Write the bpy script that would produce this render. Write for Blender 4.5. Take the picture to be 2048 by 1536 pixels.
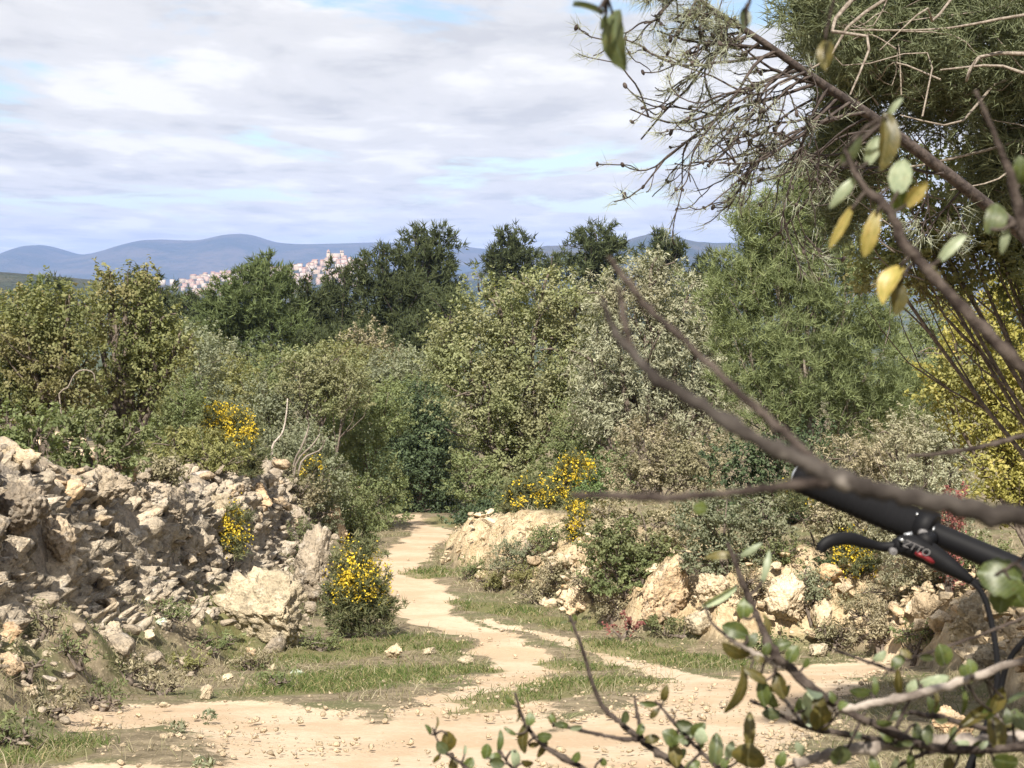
import bpy, bmesh, math, random
import numpy as np
from mathutils import Vector

for _o in list(bpy.data.objects):
    bpy.data.objects.remove(_o, do_unlink=True)
SC = bpy.context.scene
COL = SC.collection

# ------------------------------------------------------------------ camera
F = 3152.0                       # focal length in pixels of the 2048 x 1536 photograph
VH = 560.0                       # row of the horizon
PITCH = math.atan((768.0 - VH) / F)
cam_d = bpy.data.cameras.new('camera')
cam = bpy.data.objects.new('camera', cam_d)
COL.objects.link(cam)
cam_d.sensor_width = 36.0
cam_d.lens = F / 2048.0 * 36.0
cam_d.clip_start = 0.05
cam_d.clip_end = 40000.0
cam.location = (0, 0, 0)         # eye level is z = 0
cam.rotation_euler = (math.pi / 2 - PITCH, 0, 0)
cam_d.dof.use_dof = True
cam_d.dof.focus_distance = 14.0
cam_d.dof.aperture_fstop = 26.0
SC.camera = cam

# ------------------------------------------------------------------ sky and sun
SUN_EL, SUN_AZ = math.radians(46.0), math.radians(-171.0)   # azimuth from +Y towards +X
sun_from = Vector((math.sin(SUN_AZ) * math.cos(SUN_EL), math.cos(SUN_AZ) * math.cos(SUN_EL), math.sin(SUN_EL)))
sun_d = bpy.data.lights.new('sun', 'SUN')
sun_d.energy = 4.8
sun_d.angle = math.radians(1.2)
sun_d.color = (1.0, 0.93, 0.82)
sun = bpy.data.objects.new('sun', sun_d)
COL.objects.link(sun)
sun.rotation_euler = sun_from.to_track_quat('Z', 'Y').to_euler()

world = bpy.data.worlds.new('World')
SC.world = world
world.use_nodes = True
wn = world.node_tree.nodes
wl = world.node_tree.links
wn.clear()


def wnode(t, **kw):
    n = wn.new(t)
    for k, v in kw.items():
        setattr(n, k, v)
    return n


def wmath(op, a, b=None, clamp=False):
    n = wnode('ShaderNodeMath', operation=op)
    n.use_clamp = clamp
    for i, s in enumerate((a, b)):
        if s is None:
            continue
        if isinstance(s, (int, float)):
            n.inputs[i].default_value = s
        else:
            wl.new(s, n.inputs[i])
    return n.outputs[0]


sky = wnode('ShaderNodeTexSky')
sky.sky_type = 'NISHITA'
sky.sun_disc = False
sky.sun_elevation = SUN_EL
sky.sun_rotation = SUN_AZ
sky.altitude = 200.0
sky.air_density = 1.0
sky.dust_density = 1.2
sky.ozone_density = 1.0
skyb = wnode('ShaderNodeBackground')
skyb.inputs['Strength'].default_value = 0.075
wl.new(sky.outputs[0], skyb.inputs['Color'])
# a broken layer of stratocumulus: noise on a plane overhead, seen in perspective
tc = wnode('ShaderNodeTexCoord')
sep = wnode('ShaderNodeSeparateXYZ')
wl.new(tc.outputs['Generated'], sep.inputs[0])
zz = wmath('ADD', wmath('MAXIMUM', sep.outputs['Z'], 0.0), 0.055)
px = wmath('DIVIDE', sep.outputs['X'], zz)
py = wmath('DIVIDE', sep.outputs['Y'], zz)
cmb = wnode('ShaderNodeCombineXYZ')
wl.new(wmath('MULTIPLY', px, 1.25), cmb.inputs[0])
wl.new(wmath('MULTIPLY', py, 0.72), cmb.inputs[1])


def wnoise(scale, detail, rough, off, dist=0.0):
    mp = wnode('ShaderNodeMapping')
    mp.inputs['Location'].default_value = off
    wl.new(cmb.outputs[0], mp.inputs['Vector'])
    n = wnode('ShaderNodeTexNoise')
    n.inputs['Scale'].default_value = scale
    n.inputs['Detail'].default_value = detail
    n.inputs['Roughness'].default_value = rough
    n.inputs['Distortion'].default_value = dist
    wl.new(mp.outputs[0], n.inputs['Vector'])
    return n.outputs['Fac']


def wramp(fac, stops, interp='EASE'):
    r = wnode('ShaderNodeValToRGB')
    r.color_ramp.interpolation = interp
    e = r.color_ramp.elements
    e[0].position, e[0].color = stops[0][0], stops[0][1]
    e[1].position, e[1].color = stops[1][0], stops[1][1]
    for p, c in stops[2:]:
        x = e.new(p)
        x.color = c
    wl.new(fac, r.inputs[0])
    return r.outputs[0]


cover = wnoise(0.8, 8.0, 0.58, (8.4, 7.7, 0.0), 0.35)
cov = wramp(cover, [(0.375, (0.0, 0.0, 0.0, 1)), (0.475, (1, 1, 1, 1))])
shade = wnoise(1.7, 8.0, 0.56, (11.3, 2.2, 4.0), 0.2)
ccol = wramp(shade, [(0.34, (0.49, 0.492, 0.505, 1)), (0.50, (0.60, 0.594, 0.596, 1)), (0.66, (0.73, 0.718, 0.705, 1))])
cldb = wnode('ShaderNodeBackground')
cldb.inputs['Strength'].default_value = 0.665
wl.new(ccol, cldb.inputs['Color'])
wmix = wnode('ShaderNodeMixShader')
wl.new(cov, wmix.inputs[0])
wl.new(skyb.outputs[0], wmix.inputs[1])
wl.new(cldb.outputs[0], wmix.inputs[2])
wout = wnode('ShaderNodeOutputWorld')
wl.new(wmix.outputs[0], wout.inputs['Surface'])

SC.view_settings.view_transform = 'Standard'
SC.view_settings.look = 'None'
SC.view_settings.exposure = 1.17
SC.view_settings.gamma = 1.0
SC.view_settings.use_curve_mapping = False
SC.cycles.use_denoising = True
SC.cycles.max_bounces = 5
SC.cycles.diffuse_bounces = 3
SC.cycles.glossy_bounces = 2
SC.cycles.transmission_bounces = 3
SC.cycles.volume_bounces = 1
SC.cycles.sample_clamp_indirect = 6.0


# ------------------------------------------------------------------ helpers
CT, ST = math.cos(PITCH), math.sin(PITCH)


def unproj(u, v, Y):
    """the point at distance Y in front of the eye that the photograph shows at pixel (u, v)"""
    x = (u - 1024.0) / F
    w = -(v - 768.0) / F
    dy = CT + w * ST
    dz = -ST + w * CT
    k = Y / dy
    return np.array((x * k, Y, dz * k))


def _hash(ix, iy, iz, seed):
    h = (ix.astype(np.int64) * 374761393 + iy.astype(np.int64) * 668265263 + iz.astype(np.int64) * 2147483647 + seed * 1274126177) & 0xFFFFFFFF
    h = ((h ^ (h >> 13)) * 1274126177) & 0xFFFFFFFF
    h = h ^ (h >> 16)
    return (h & 0xFFFFFF).astype(np.float64) / float(0xFFFFFF)


def vnoise(P, seed=0):
    P = np.asarray(P, dtype=np.float64)
    i = np.floor(P).astype(np.int64)
    f = P - i
    f = f * f * (3 - 2 * f)
    x, y, z = i[:, 0], i[:, 1], i[:, 2]
    r = 0
    for dx in (0, 1):
        wx = f[:, 0] if dx else 1 - f[:, 0]
        for dy in (0, 1):
            wy = f[:, 1] if dy else 1 - f[:, 1]
            for dz in (0, 1):
                wz = f[:, 2] if dz else 1 - f[:, 2]
                r = r + wx * wy * wz * _hash(x + dx, y + dy, z + dz, seed)
    return r


def worley(P, seed=0):
    """nearest and second nearest feature distance and the cell's own random number"""
    P = np.asarray(P, dtype=np.float64)
    i = np.floor(P).astype(np.int64)
    f1 = np.full(len(P), 9.0)
    f2 = np.full(len(P), 9.0)
    idn = np.zeros(len(P))
    for dx in (-1, 0, 1):
        for dy in (-1, 0, 1):
            for dz in (-1, 0, 1):
                x, y, z = i[:, 0] + dx, i[:, 1] + dy, i[:, 2] + dz
                q = np.stack([x + _hash(x, y, z, seed), y + _hash(x, y, z, seed + 1), z + _hash(x, y, z, seed + 2)], 1)
                d = np.linalg.norm(P - q, axis=1)
                m_ = d < f1
                f2 = np.where(m_, f1, np.minimum(f2, d))
                f1 = np.where(m_, d, f1)
                idn = np.where(m_, _hash(x, y, z, seed + 3), idn)
    return f1, f2, idn


def fbm(P, octv=4, seed=0, gain=0.5):
    P = np.asarray(P, dtype=np.float64)
    a, s, r = 1.0, 0.0, 0.0
    for o in range(octv):
        r = r + a * vnoise(P * (2.03 ** o) + o * 17.3, seed + o)
        s += a
        a *= gain
    return r / s


def mesh_np(name, V, faces, mats=(), midx=None, attrs=None, smooth=False):
    """faces: list of int arrays, each (n, k)"""
    me = bpy.data.meshes.new(name)
    V = np.asarray(V, dtype=np.float32)
    me.vertices.add(len(V))
    me.vertices.foreach_set('co', V.ravel())
    loops, starts, tot = [], [], 0
    for f in faces:
        f = np.asarray(f, dtype=np.int32)
        if len(f) == 0:
            continue
        k = f.shape[1]
        loops.append(f.ravel())
        starts.append(tot + np.arange(len(f), dtype=np.int32) * k)
        tot += f.size
    loops = np.concatenate(loops)
    starts = np.concatenate(starts).astype(np.int32)
    me.loops.add(len(loops))
    me.loops.foreach_set('vertex_index', loops)
    me.polygons.add(len(starts))
    me.polygons.foreach_set('loop_start', starts)
    for m in mats:
        me.materials.append(m)
    if midx is not None:
        me.polygons.foreach_set('material_index', np.asarray(midx, dtype=np.int32))
    if smooth:
        me.polygons.foreach_set('use_smooth', np.ones(len(starts), dtype=bool))
    if attrs:
        for k, a in attrs.items():
            at = me.attributes.new(k, 'FLOAT', 'POINT')
            at.data.foreach_set('value', np.asarray(a, dtype=np.float32))
    me.update(calc_edges=True)
    return me


def link(name, me, parent=None, loc=None):
    o = bpy.data.objects.new(name, me)
    COL.objects.link(o)
    if parent is not None:
        o.parent = parent
    if loc is not None:
        o.location = loc
    return o


def tag(o, label=None, cat=None, group=None, kind=None):
    for k, v in (('label', label), ('category', cat), ('group', group), ('kind', kind)):
        if v:
            o[k] = v
    return o


def thing(name, label, cat, loc, group=None):
    o = bpy.data.objects.new(name, None)
    o.empty_display_size = 0.2
    COL.objects.link(o)
    o.location = tuple(float(x) for x in loc)
    return tag(o, label, cat, group)


class MB:
    """collects tubes, boxes and faces into one mesh"""

    def __init__(s):
        s.V, s.Q, s.T, s.n = [], [], [], 0
        s.qm, s.tm = [], []

    def add(s, V, Q=(), T=(), m=0):
        V = np.asarray(V, dtype=np.float64).reshape(-1, 3)
        if len(Q):
            s.Q.append(np.asarray(Q, dtype=np.int64) + s.n)
            s.qm += [m] * len(Q)
        if len(T):
            s.T.append(np.asarray(T, dtype=np.int64) + s.n)
            s.tm += [m] * len(T)
        s.V.append(V)
        s.n += len(V)

    def tube(s, pts, rad, sides=6, m=0, cap=True):
        P = np.asarray(pts, dtype=np.float64)
        n = len(P)
        R = np.full(n, rad, dtype=np.float64) if np.isscalar(rad) else np.asarray(rad, dtype=np.float64)
        T = np.gradient(P, axis=0)
        T /= np.linalg.norm(T, axis=1)[:, None] + 1e-12
        up = np.array((0.0, 0.0, 1.0)) if abs(T[0, 2]) < 0.9 else np.array((1.0, 0.0, 0.0))
        a = np.cross(T[0], up)
        a /= np.linalg.norm(a)
        ang = np.arange(sides) * 2 * math.pi / sides
        V = np.zeros((n, sides, 3))
        for i in range(n):
            a = a - T[i] * np.dot(a, T[i])
            a /= np.linalg.norm(a) + 1e-12
            b = np.cross(T[i], a)
            V[i] = P[i] + R[i] * (np.cos(ang)[:, None] * a + np.sin(ang)[:, None] * b)
        k = np.arange(n - 1)[:, None] * sides
        j = np.arange(sides)[None, :]
        j2 = (j + 1) % sides
        Q = np.stack([k + j, k + j2, k + sides + j2, k + sides + j], -1).reshape(-1, 4)
        V = V.reshape(-1, 3)
        T3 = []
        if cap:
            V = np.vstack([V, P[0], P[-1]])
            c0, c1 = n * sides, n * sides + 1
            for q in range(sides):
                T3.append((c0, (q + 1) % sides, q))
                T3.append((c1, (n - 1) * sides + q, (n - 1) * sides + (q + 1) % sides))
        s.add(V, Q, T3, m)

    def box(s, c, h, axes=None, m=0):
        c = np.asarray(c, dtype=np.float64)
        A = np.eye(3) if axes is None else np.asarray(axes, dtype=np.float64)
        V = []
        for z in (-1, 1):
            for x, y in ((-1, -1), (1, -1), (1, 1), (-1, 1)):
                V.append(c + A[0] * x * h[0] + A[1] * y * h[1] + A[2] * z * h[2])
        Q = [(3, 2, 1, 0), (4, 5, 6, 7), (0, 1, 5, 4), (1, 2, 6, 5), (2, 3, 7, 6), (3, 0, 4, 7)]
        s.add(V, Q, (), m)

    def mesh(s, name, mats, smooth=False, attrs=None):
        fs = []
        if s.Q:
            fs.append(np.vstack(s.Q))
        if s.T:
            fs.append(np.vstack(s.T))
        return mesh_np(name, np.vstack(s.V), fs, mats, s.qm + s.tm, attrs, smooth)


def spline(pts, n):
    """Catmull-Rom through the points"""
    P = np.asarray(pts, dtype=np.float64)
    if len(P) == 2:
        t = np.linspace(0, 1, n)[:, None]
        return P[0] * (1 - t) + P[1] * t
    E = np.vstack([2 * P[0] - P[1], P, 2 * P[-1] - P[-2]])
    out = []
    ts = np.linspace(0, len(P) - 1 - 1e-9, n)
    for t in ts:
        i = int(t)
        f = t - i
        p0, p1, p2, p3 = E[i], E[i + 1], E[i + 2], E[i + 3]
        out.append(0.5 * ((2 * p1) + (p2 - p0) * f + (2 * p0 - 5 * p1 + 4 * p2 - p3) * f * f + (3 * p1 - p0 - 3 * p2 + p3) * f ** 3))
    return np.array(out)


def unit(A):
    A = np.asarray(A, dtype=np.float64)
    return A / (np.linalg.norm(A, axis=-1, keepdims=True) + 1e-12)


# ------------------------------------------------------------------ materials
class NT:
    def __init__(s, name):
        s.m = bpy.data.materials.new(name)
        s.m.use_nodes = True
        s.n = s.m.node_tree.nodes
        s.l = s.m.node_tree.links
        s.n.clear()
        s.out = s.n.new('ShaderNodeOutputMaterial')

    def node(s, t, ins=None, **kw):
        n = s.n.new(t)
        for k, v in kw.items():
            setattr(n, k, v)
        for k, v in (ins or {}).items():
            if isinstance(v, (int, float, tuple, list)):
                n.inputs[k].default_value = v
            else:
                s.l.new(v, n.inputs[k])
        return n

    def attr(s, name):
        return s.node('ShaderNodeAttribute', attribute_name=name).outputs['Fac']

    def pos(s):
        return s.node('ShaderNodeNewGeometry').outputs['Position']

    def objco(s):
        return s.node('ShaderNodeTexCoord').outputs['Object']

    def rand(s):
        return s.node('ShaderNodeObjectInfo').outputs['Random']

    def noise(s, vec, scale, detail=4.0, rough=0.55, dist=0.0):
        return s.node('ShaderNodeTexNoise', {'Vector': vec, 'Scale': scale, 'Detail': detail, 'Roughness': rough, 'Distortion': dist}).outputs['Fac']

    def voro(s, vec, scale, feature='F1', out='Distance'):
        return s.node('ShaderNodeTexVoronoi', {'Vector': vec, 'Scale': scale}, feature=feature).outputs[out]

    def math(s, op, a, b=0.0, clamp=False):
        n = s.node('ShaderNodeMath', {0: a, 1: b}, operation=op)
        n.use_clamp = clamp
        return n.outputs[0]

    def ss(s, x, a, b):
        n = s.node('ShaderNodeMapRange', {'Value': x, 'From Min': a, 'From Max': b}, interpolation_type='SMOOTHSTEP')
        return n.outputs[0]

    def mix(s, f, a, b, blend='MIX'):
        n = s.node('ShaderNodeMix', data_type='RGBA', blend_type=blend)
        for i, v in ((0, f), (6, a), (7, b)):
            if isinstance(v, (int, float)):
                n.inputs[i].default_value = v
            elif isinstance(v, (tuple, list)):
                n.inputs[i].default_value = tuple(v) + (1.0,) * (4 - len(v))
            else:
                s.l.new(v, n.inputs[i])
        return n.outputs[2]

    def ramp(s, f, stops, interp='LINEAR'):
        r = s.node('ShaderNodeValToRGB', {0: f})
        r.color_ramp.interpolation = interp
        e = r.color_ramp.elements
        for i, (p, c) in enumerate(stops):
            x = e[i] if i < 2 else e.new(p)
            x.position = p
            x.color = tuple(c) + (1.0,)
        return r.outputs[0]

    def bump(s, h, strength, dist, base=None):
        n = s.node('ShaderNodeBump', {'Height': h, 'Strength': strength, 'Distance': dist})
        if base is not None:
            s.l.new(base, n.inputs['Normal'])
        return n.outputs[0]

    def done(s, color, rough=0.9, normal=None, spec=0.25, transl=None, metal=0.0):
        b = s.node('ShaderNodeBsdfPrincipled')
        for k, v in (('Base Color', color), ('Roughness', rough), ('Specular IOR Level', spec), ('Metallic', metal)):
            if isinstance(v, (int, float)):
                b.inputs[k].default_value = v
            elif isinstance(v, tuple):
                b.inputs[k].default_value = v + (1.0,)
            else:
                s.l.new(v, b.inputs[k])
        if normal is not None:
            s.l.new(normal, b.inputs['Normal'])
        sh = b.outputs[0]
        if transl:
            fac, tcol = transl
            t = s.node('ShaderNodeBsdfTranslucent')
            if isinstance(tcol, tuple):
                t.inputs['Color'].default_value = tcol + (1.0,)
            else:
                s.l.new(tcol, t.inputs['Color'])
            mx = s.node('ShaderNodeMixShader', {0: fac})
            s.l.new(sh, mx.inputs[1])
            s.l.new(t.outputs[0], mx.inputs[2])
            sh = mx.outputs[0]
        s.l.new(sh, s.out.inputs['Surface'])
        return s.m


def mat_leaf(name, stops, transl=0.3, spec=0.2, rough=0.55, patch=None, pscale=0.6, sat=0.86):
    """stops: colours by the leaf's own random number; patch: a second colour in larger drifts through the crown"""
    t = NT(name)
    c = t.ramp(t.attr('rnd'), stops)
    if patch:
        m = t.ss(t.noise(t.pos(), pscale, 2.0), 0.45, 0.62)
        c = t.mix(t.math('MULTIPLY', m, patch[1]), c, patch[0])
    hv = t.node('ShaderNodeHueSaturation', {'Color': c, 'Saturation': sat})
    t.l.new(t.math('ADD', t.math('MULTIPLY', t.rand(), 0.3), 1.2), hv.inputs['Value'])
    col = hv.outputs[0]
    tc_ = t.mix(1.0, col, (1.25, 1.25, 0.6), 'MULTIPLY')
    return t.done(col, rough, None, spec, (transl, tc_))


def mat_bark(name, a, b, scale=30.0):
    t = NT(name)
    p = t.pos()
    n = t.noise(p, scale, 5.0, 0.65)
    c = t.mix(t.ss(n, 0.35, 0.65), a, b)
    return t.done(c, 0.9, t.bump(n, 0.6, 0.01), 0.15)


def mat_bark_spots(name, a, b, spot):
    t = NT(name)
    p = t.pos()
    n = t.noise(p, 70.0, 5.0, 0.65)
    c = t.mix(t.ss(n, 0.35, 0.65), a, b)
    s_ = t.noise(p, 30.0, 3.0, 0.6)
    c = t.mix(t.ss(s_, 0.56, 0.62), c, spot)
    return t.done(c, 0.9, t.bump(n, 0.6, 0.004), 0.12)


def mat_stone(name, cols, scale=1.0, lichen=0.5, lich_col=(0.10, 0.095, 0.085), per_cell=False, pale=(0.46, 0.43, 0.39)):
    t = NT(name)
    p = t.pos()
    r = t.attr('rnd') if per_cell else t.rand()
    base = t.ramp(r, cols)
    n1 = t.noise(p, 3.5 * scale, 6.0, 0.6)
    n2 = t.noise(p, 16.0 * scale, 6.0, 0.7)
    n3 = t.noise(p, 55.0 * scale, 4.0, 0.7)
    c = t.mix(1.0, base, t.ramp(n1, [(0.25, (0.62, 0.60, 0.58)), (0.75, (1.30, 1.26, 1.20))]), 'MULTIPLY')
    c = t.mix(1.0, c, t.ramp(n3, [(0.25, (0.72, 0.72, 0.72)), (0.75, (1.25, 1.25, 1.25))]), 'MULTIPLY')
    n4 = t.noise(t.node('ShaderNodeVectorMath', {0: p, 1: (7.3, 1.9, 4.4)}, operation='ADD').outputs[0], 6.0 * scale, 5.0, 0.65)
    c = t.mix(t.math('MULTIPLY', t.ss(n4, 0.54, 0.66), 0.55), c, pale)
    li = t.math('MULTIPLY', t.ss(n2, 0.50, 0.62), lichen)
    c = t.mix(li, c, lich_col)
    v = t.voro(p, 26.0 * scale)
    h = t.math('ADD', t.math('ADD', n2, t.math('MULTIPLY', n3, 0.5)), t.math('MULTIPLY', v, 0.5))
    return t.done(c, 0.92, t.bump(h, 0.9, 0.035), 0.15)


M = {}
M['stone_grey'] = mat_stone('limestone_weathered', [(0.0, (0.24, 0.205, 0.165)), (0.35, (0.33, 0.285, 0.225)), (0.75, (0.40, 0.34, 0.26)), (1.0, (0.48, 0.37, 0.25))], 1.0, 0.65, (0.12, 0.105, 0.088), False, (0.47, 0.43, 0.375))
M['stone_cream'] = mat_stone('limestone_cream', [(0.0, (0.40, 0.32, 0.22)), (0.4, (0.52, 0.43, 0.30)), (0.75, (0.60, 0.51, 0.38)), (1.0, (0.58, 0.41, 0.24))], 1.0, 0.45, (0.22, 0.18, 0.13), False, (0.60, 0.54, 0.43))
M['crust_grey'] = mat_stone('rock_face_weathered', [(0.0, (0.28, 0.245, 0.20)), (0.4, (0.38, 0.335, 0.27)), (0.8, (0.46, 0.40, 0.315)), (1.0, (0.53, 0.42, 0.295))], 1.0, 0.6, (0.15, 0.132, 0.112), True, (0.54, 0.50, 0.44))
M['crust_cream'] = mat_stone('rock_face_cream', [(0.0, (0.36, 0.28, 0.18)), (0.4, (0.50, 0.41, 0.28)), (0.8, (0.60, 0.51, 0.38)), (1.0, (0.56, 0.40, 0.22))], 1.0, 0.45, (0.22, 0.18, 0.12), True, (0.60, 0.54, 0.43))
M['stone_pale'] = mat_stone('limestone_pale_slab', [(0.0, (0.42, 0.36, 0.265)), (1.0, (0.47, 0.41, 0.30))], 1.0, 0.65, (0.17, 0.145, 0.105), False, (0.52, 0.47, 0.38))
M['stone_ochre'] = mat_stone('limestone_ochre_block', [(0.0, (0.50, 0.36, 0.23)), (1.0, (0.55, 0.42, 0.28))], 0.8, 0.5, (0.24, 0.21, 0.17), False, (0.56, 0.50, 0.40))
M['gravel'] = mat_stone('gravel_chips', [(0.0, (0.50, 0.41, 0.29)), (1.0, (0.60, 0.52, 0.39))], 2.0, 0.2, (0.3, 0.25, 0.18))
M['bark'] = mat_bark('bark_brown_grey', (0.07, 0.055, 0.045), (0.17, 0.14, 0.115))
M['bark_pale'] = mat_bark('bark_pale_dead', (0.24, 0.20, 0.17), (0.46, 0.41, 0.36))
M['bark_pine'] = mat_bark('bark_pine', (0.035, 0.028, 0.026), (0.085, 0.068, 0.06), 45.0)
M['twig_pine'] = mat_bark('twig_pine_grey', (0.13, 0.105, 0.085), (0.27, 0.235, 0.195), 60.0)
M['bark_fore'] = mat_bark('bark_oak_twig', (0.022, 0.016, 0.014), (0.075, 0.060, 0.051), 90.0)
M['bark_fore_pale'] = mat_bark_spots('bark_oak_grey', (0.022, 0.018, 0.016), (0.060, 0.052, 0.046), (0.30, 0.27, 0.24))
M['bark_grey_lit'] = mat_bark('bark_oak_grey_painted_sunlit', (0.10, 0.082, 0.07), (0.31, 0.27, 0.235), 30.0)  # grey twig bark made paler: the sunlight on it is in the colour
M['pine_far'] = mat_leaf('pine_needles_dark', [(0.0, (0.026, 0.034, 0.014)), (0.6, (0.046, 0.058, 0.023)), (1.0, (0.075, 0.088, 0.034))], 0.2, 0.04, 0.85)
M['pine_far_bright'] = mat_leaf('pine_needles_painted_lit', [(0.0, (0.042, 0.058, 0.020)), (0.6, (0.072, 0.096, 0.032)), (1.0, (0.105, 0.132, 0.046))], 0.25, 0.04, 0.85)  # lighter copy of the dark needles, sunlight put into the colour
M['pine_young'] = mat_leaf('pine_needles_young', [(0.0, (0.080, 0.100, 0.040)), (0.6, (0.130, 0.160, 0.062)), (1.0, (0.19, 0.215, 0.09))], 0.3, 0.06, 0.8)
M['pine_near'] = mat_leaf('pine_needles_near', [(0.0, (0.048, 0.058, 0.026)), (0.6, (0.088, 0.104, 0.048)), (1.0, (0.15, 0.165, 0.088))], 0.2)
M['pine_tip'] = mat_leaf('pine_needles_sparse', [(0.0, (0.15, 0.16, 0.115)), (1.0, (0.26, 0.28, 0.20))], 0.25)
M['oak'] = mat_leaf('oak_leaves_olive', [(0.0, (0.070, 0.082, 0.026)), (0.5, (0.120, 0.132, 0.044)), (0.85, (0.175, 0.178, 0.066)), (1.0, (0.215, 0.165, 0.07))], 0.35, 0.15, 0.6, ((0.19, 0.15, 0.07), 0.5), 0.8)
M['carob'] = mat_leaf('carob_leaves', [(0.0, (0.105, 0.122, 0.044)), (0.5, (0.165, 0.182, 0.070)), (0.9, (0.225, 0.24, 0.10)), (1.0, (0.27, 0.25, 0.11))], 0.36, 0.15, 0.6, ((0.20, 0.18, 0.10), 0.45), 0.55, 0.8)
M['olive'] = mat_leaf('olive_leaves', [(0.0, (0.145, 0.152, 0.095)), (0.5, (0.215, 0.220, 0.142)), (1.0, (0.30, 0.30, 0.20))], 0.25, 0.25, 0.55, ((0.20, 0.175, 0.105), 0.5), 0.6)
M['scrub_green'] = mat_leaf('scrub_leaves_green', [(0.0, (0.070, 0.092, 0.034)), (0.5, (0.118, 0.145, 0.055)), (1.0, (0.175, 0.20, 0.082))], 0.38, 0.1, 0.65, ((0.14, 0.13, 0.07), 0.3), 0.9)
M['scrub_grey'] = mat_leaf('scrub_leaves_grey', [(0.0, (0.100, 0.116, 0.068)), (0.5, (0.152, 0.168, 0.102)), (1.0, (0.215, 0.225, 0.145))], 0.35, 0.1, 0.65, ((0.16, 0.14, 0.09), 0.3), 0.9)
M['scrub_yellow'] = mat_leaf('scrub_leaves_yellowgreen', [(0.0, (0.105, 0.110, 0.034)), (0.5, (0.165, 0.168, 0.056)), (1.0, (0.23, 0.225, 0.085))], 0.38, 0.1, 0.65, ((0.19, 0.16, 0.08), 0.3), 0.9)
M['scrub_dark'] = mat_leaf('evergreen_leaves_dark', [(0.0, (0.024, 0.038, 0.017)), (0.5, (0.044, 0.066, 0.028)), (1.0, (0.075, 0.105, 0.042))], 0.2)
M['scrub_brown'] = mat_leaf('dry_scrub_leaves', [(0.0, (0.13, 0.112, 0.066)), (0.5, (0.21, 0.18, 0.108)), (1.0, (0.31, 0.27, 0.17))], 0.25, 0.2, 0.6, ((0.13, 0.135, 0.06), 0.5), 1.2)
M['scrub_bright'] = mat_leaf('bright_green_leaves', [(0.0, (0.060, 0.10, 0.028)), (0.5, (0.10, 0.155, 0.045)), (1.0, (0.16, 0.22, 0.07))], 0.3)
M['bush_gold'] = mat_leaf('mastic_leaves_gold', [(0.0, (0.155, 0.150, 0.024)), (0.5, (0.25, 0.235, 0.040)), (0.88, (0.35, 0.30, 0.06)), (1.0, (0.42, 0.25, 0.05))], 0.4, 0.2, 0.5, ((0.16, 0.165, 0.06), 0.55), 2.2, 0.85)
M['red_leaf'] = mat_leaf('dry_red_leaves', [(0.0, (0.10, 0.025, 0.022)), (1.0, (0.20, 0.06, 0.045))], 0.2)
M['gorse'] = mat_leaf('gorse_spines', [(0.0, (0.045, 0.058, 0.022)), (0.5, (0.078, 0.088, 0.034)), (1.0, (0.125, 0.115, 0.05))], 0.15)
M['gorse_flower'] = mat_leaf('gorse_flowers', [(0.0, (0.26, 0.20, 0.03)), (0.5, (0.46, 0.34, 0.03)), (1.0, (0.60, 0.47, 0.05))], 0.35, sat=1.0)
M['grass'] = mat_leaf('grass_blades', [(0.0, (0.042, 0.064, 0.018)), (0.5, (0.070, 0.098, 0.030)), (0.75, (0.11, 0.125, 0.05)), (1.0, (0.26, 0.215, 0.12))], 0.28, 0.08, 0.7, sat=1.0)
M['dry_grass'] = mat_leaf('dry_grass_blades', [(0.0, (0.13, 0.105, 0.058)), (0.5, (0.225, 0.19, 0.115)), (0.8, (0.15, 0.145, 0.066)), (1.0, (0.33, 0.29, 0.19))], 0.25)
M['spurge'] = mat_leaf('pale_spurge_leaves', [(0.0, (0.28, 0.34, 0.27)), (1.0, (0.50, 0.54, 0.46))], 0.2)


def mat_foreleaf(name, a, b, under, transl=0.35):
    t = NT(name)
    o = t.objco()
    n = t.noise(o, 5.0, 4.0)
    c = t.mix(t.ss(n, 0.35, 0.65), a, b)
    sx = t.node('ShaderNodeSeparateXYZ', {0: o})
    ax = t.math('ABSOLUTE', sx.outputs['X'])
    rib = t.math('SUBTRACT', 1.0, t.ss(ax, 0.012, 0.04))
    vn = t.node('ShaderNodeTexWave', {'Vector': t.node('ShaderNodeCombineXYZ', {0: t.math('SUBTRACT', sx.outputs['Y'], t.math('MULTIPLY', ax, 0.7)), 1: 0.0, 2: 0.0}).outputs[0], 'Scale': 2.6}).outputs['Fac']
    c = t.mix(t.math('MULTIPLY', t.ss(vn, 0.88, 1.0), 0.35), c, under)
    c = t.mix(t.math('MULTIPLY', rib, 0.6), c, under)
    c = t.mix(t.math('MULTIPLY', t.ss(t.noise(o, 9.0, 3.0), 0.62, 0.70), 0.6), c, (0.10, 0.055, 0.02))
    hv = t.node('ShaderNodeHueSaturation', {'Color': c})
    t.l.new(t.math('ADD', t.math('MULTIPLY', t.rand(), 0.5), 0.75), hv.inputs['Value'])
    back = t.node('ShaderNodeNewGeometry').outputs['Backfacing']
    c2 = t.mix(back, hv.outputs[0], under)
    tc_ = t.mix(1.0, hv.outputs[0], (1.3, 1.2, 0.5), 'MULTIPLY')
    return t.done(c2, 0.42, t.bump(n, 0.3, 0.001), 0.4, (transl, tc_))


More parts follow.
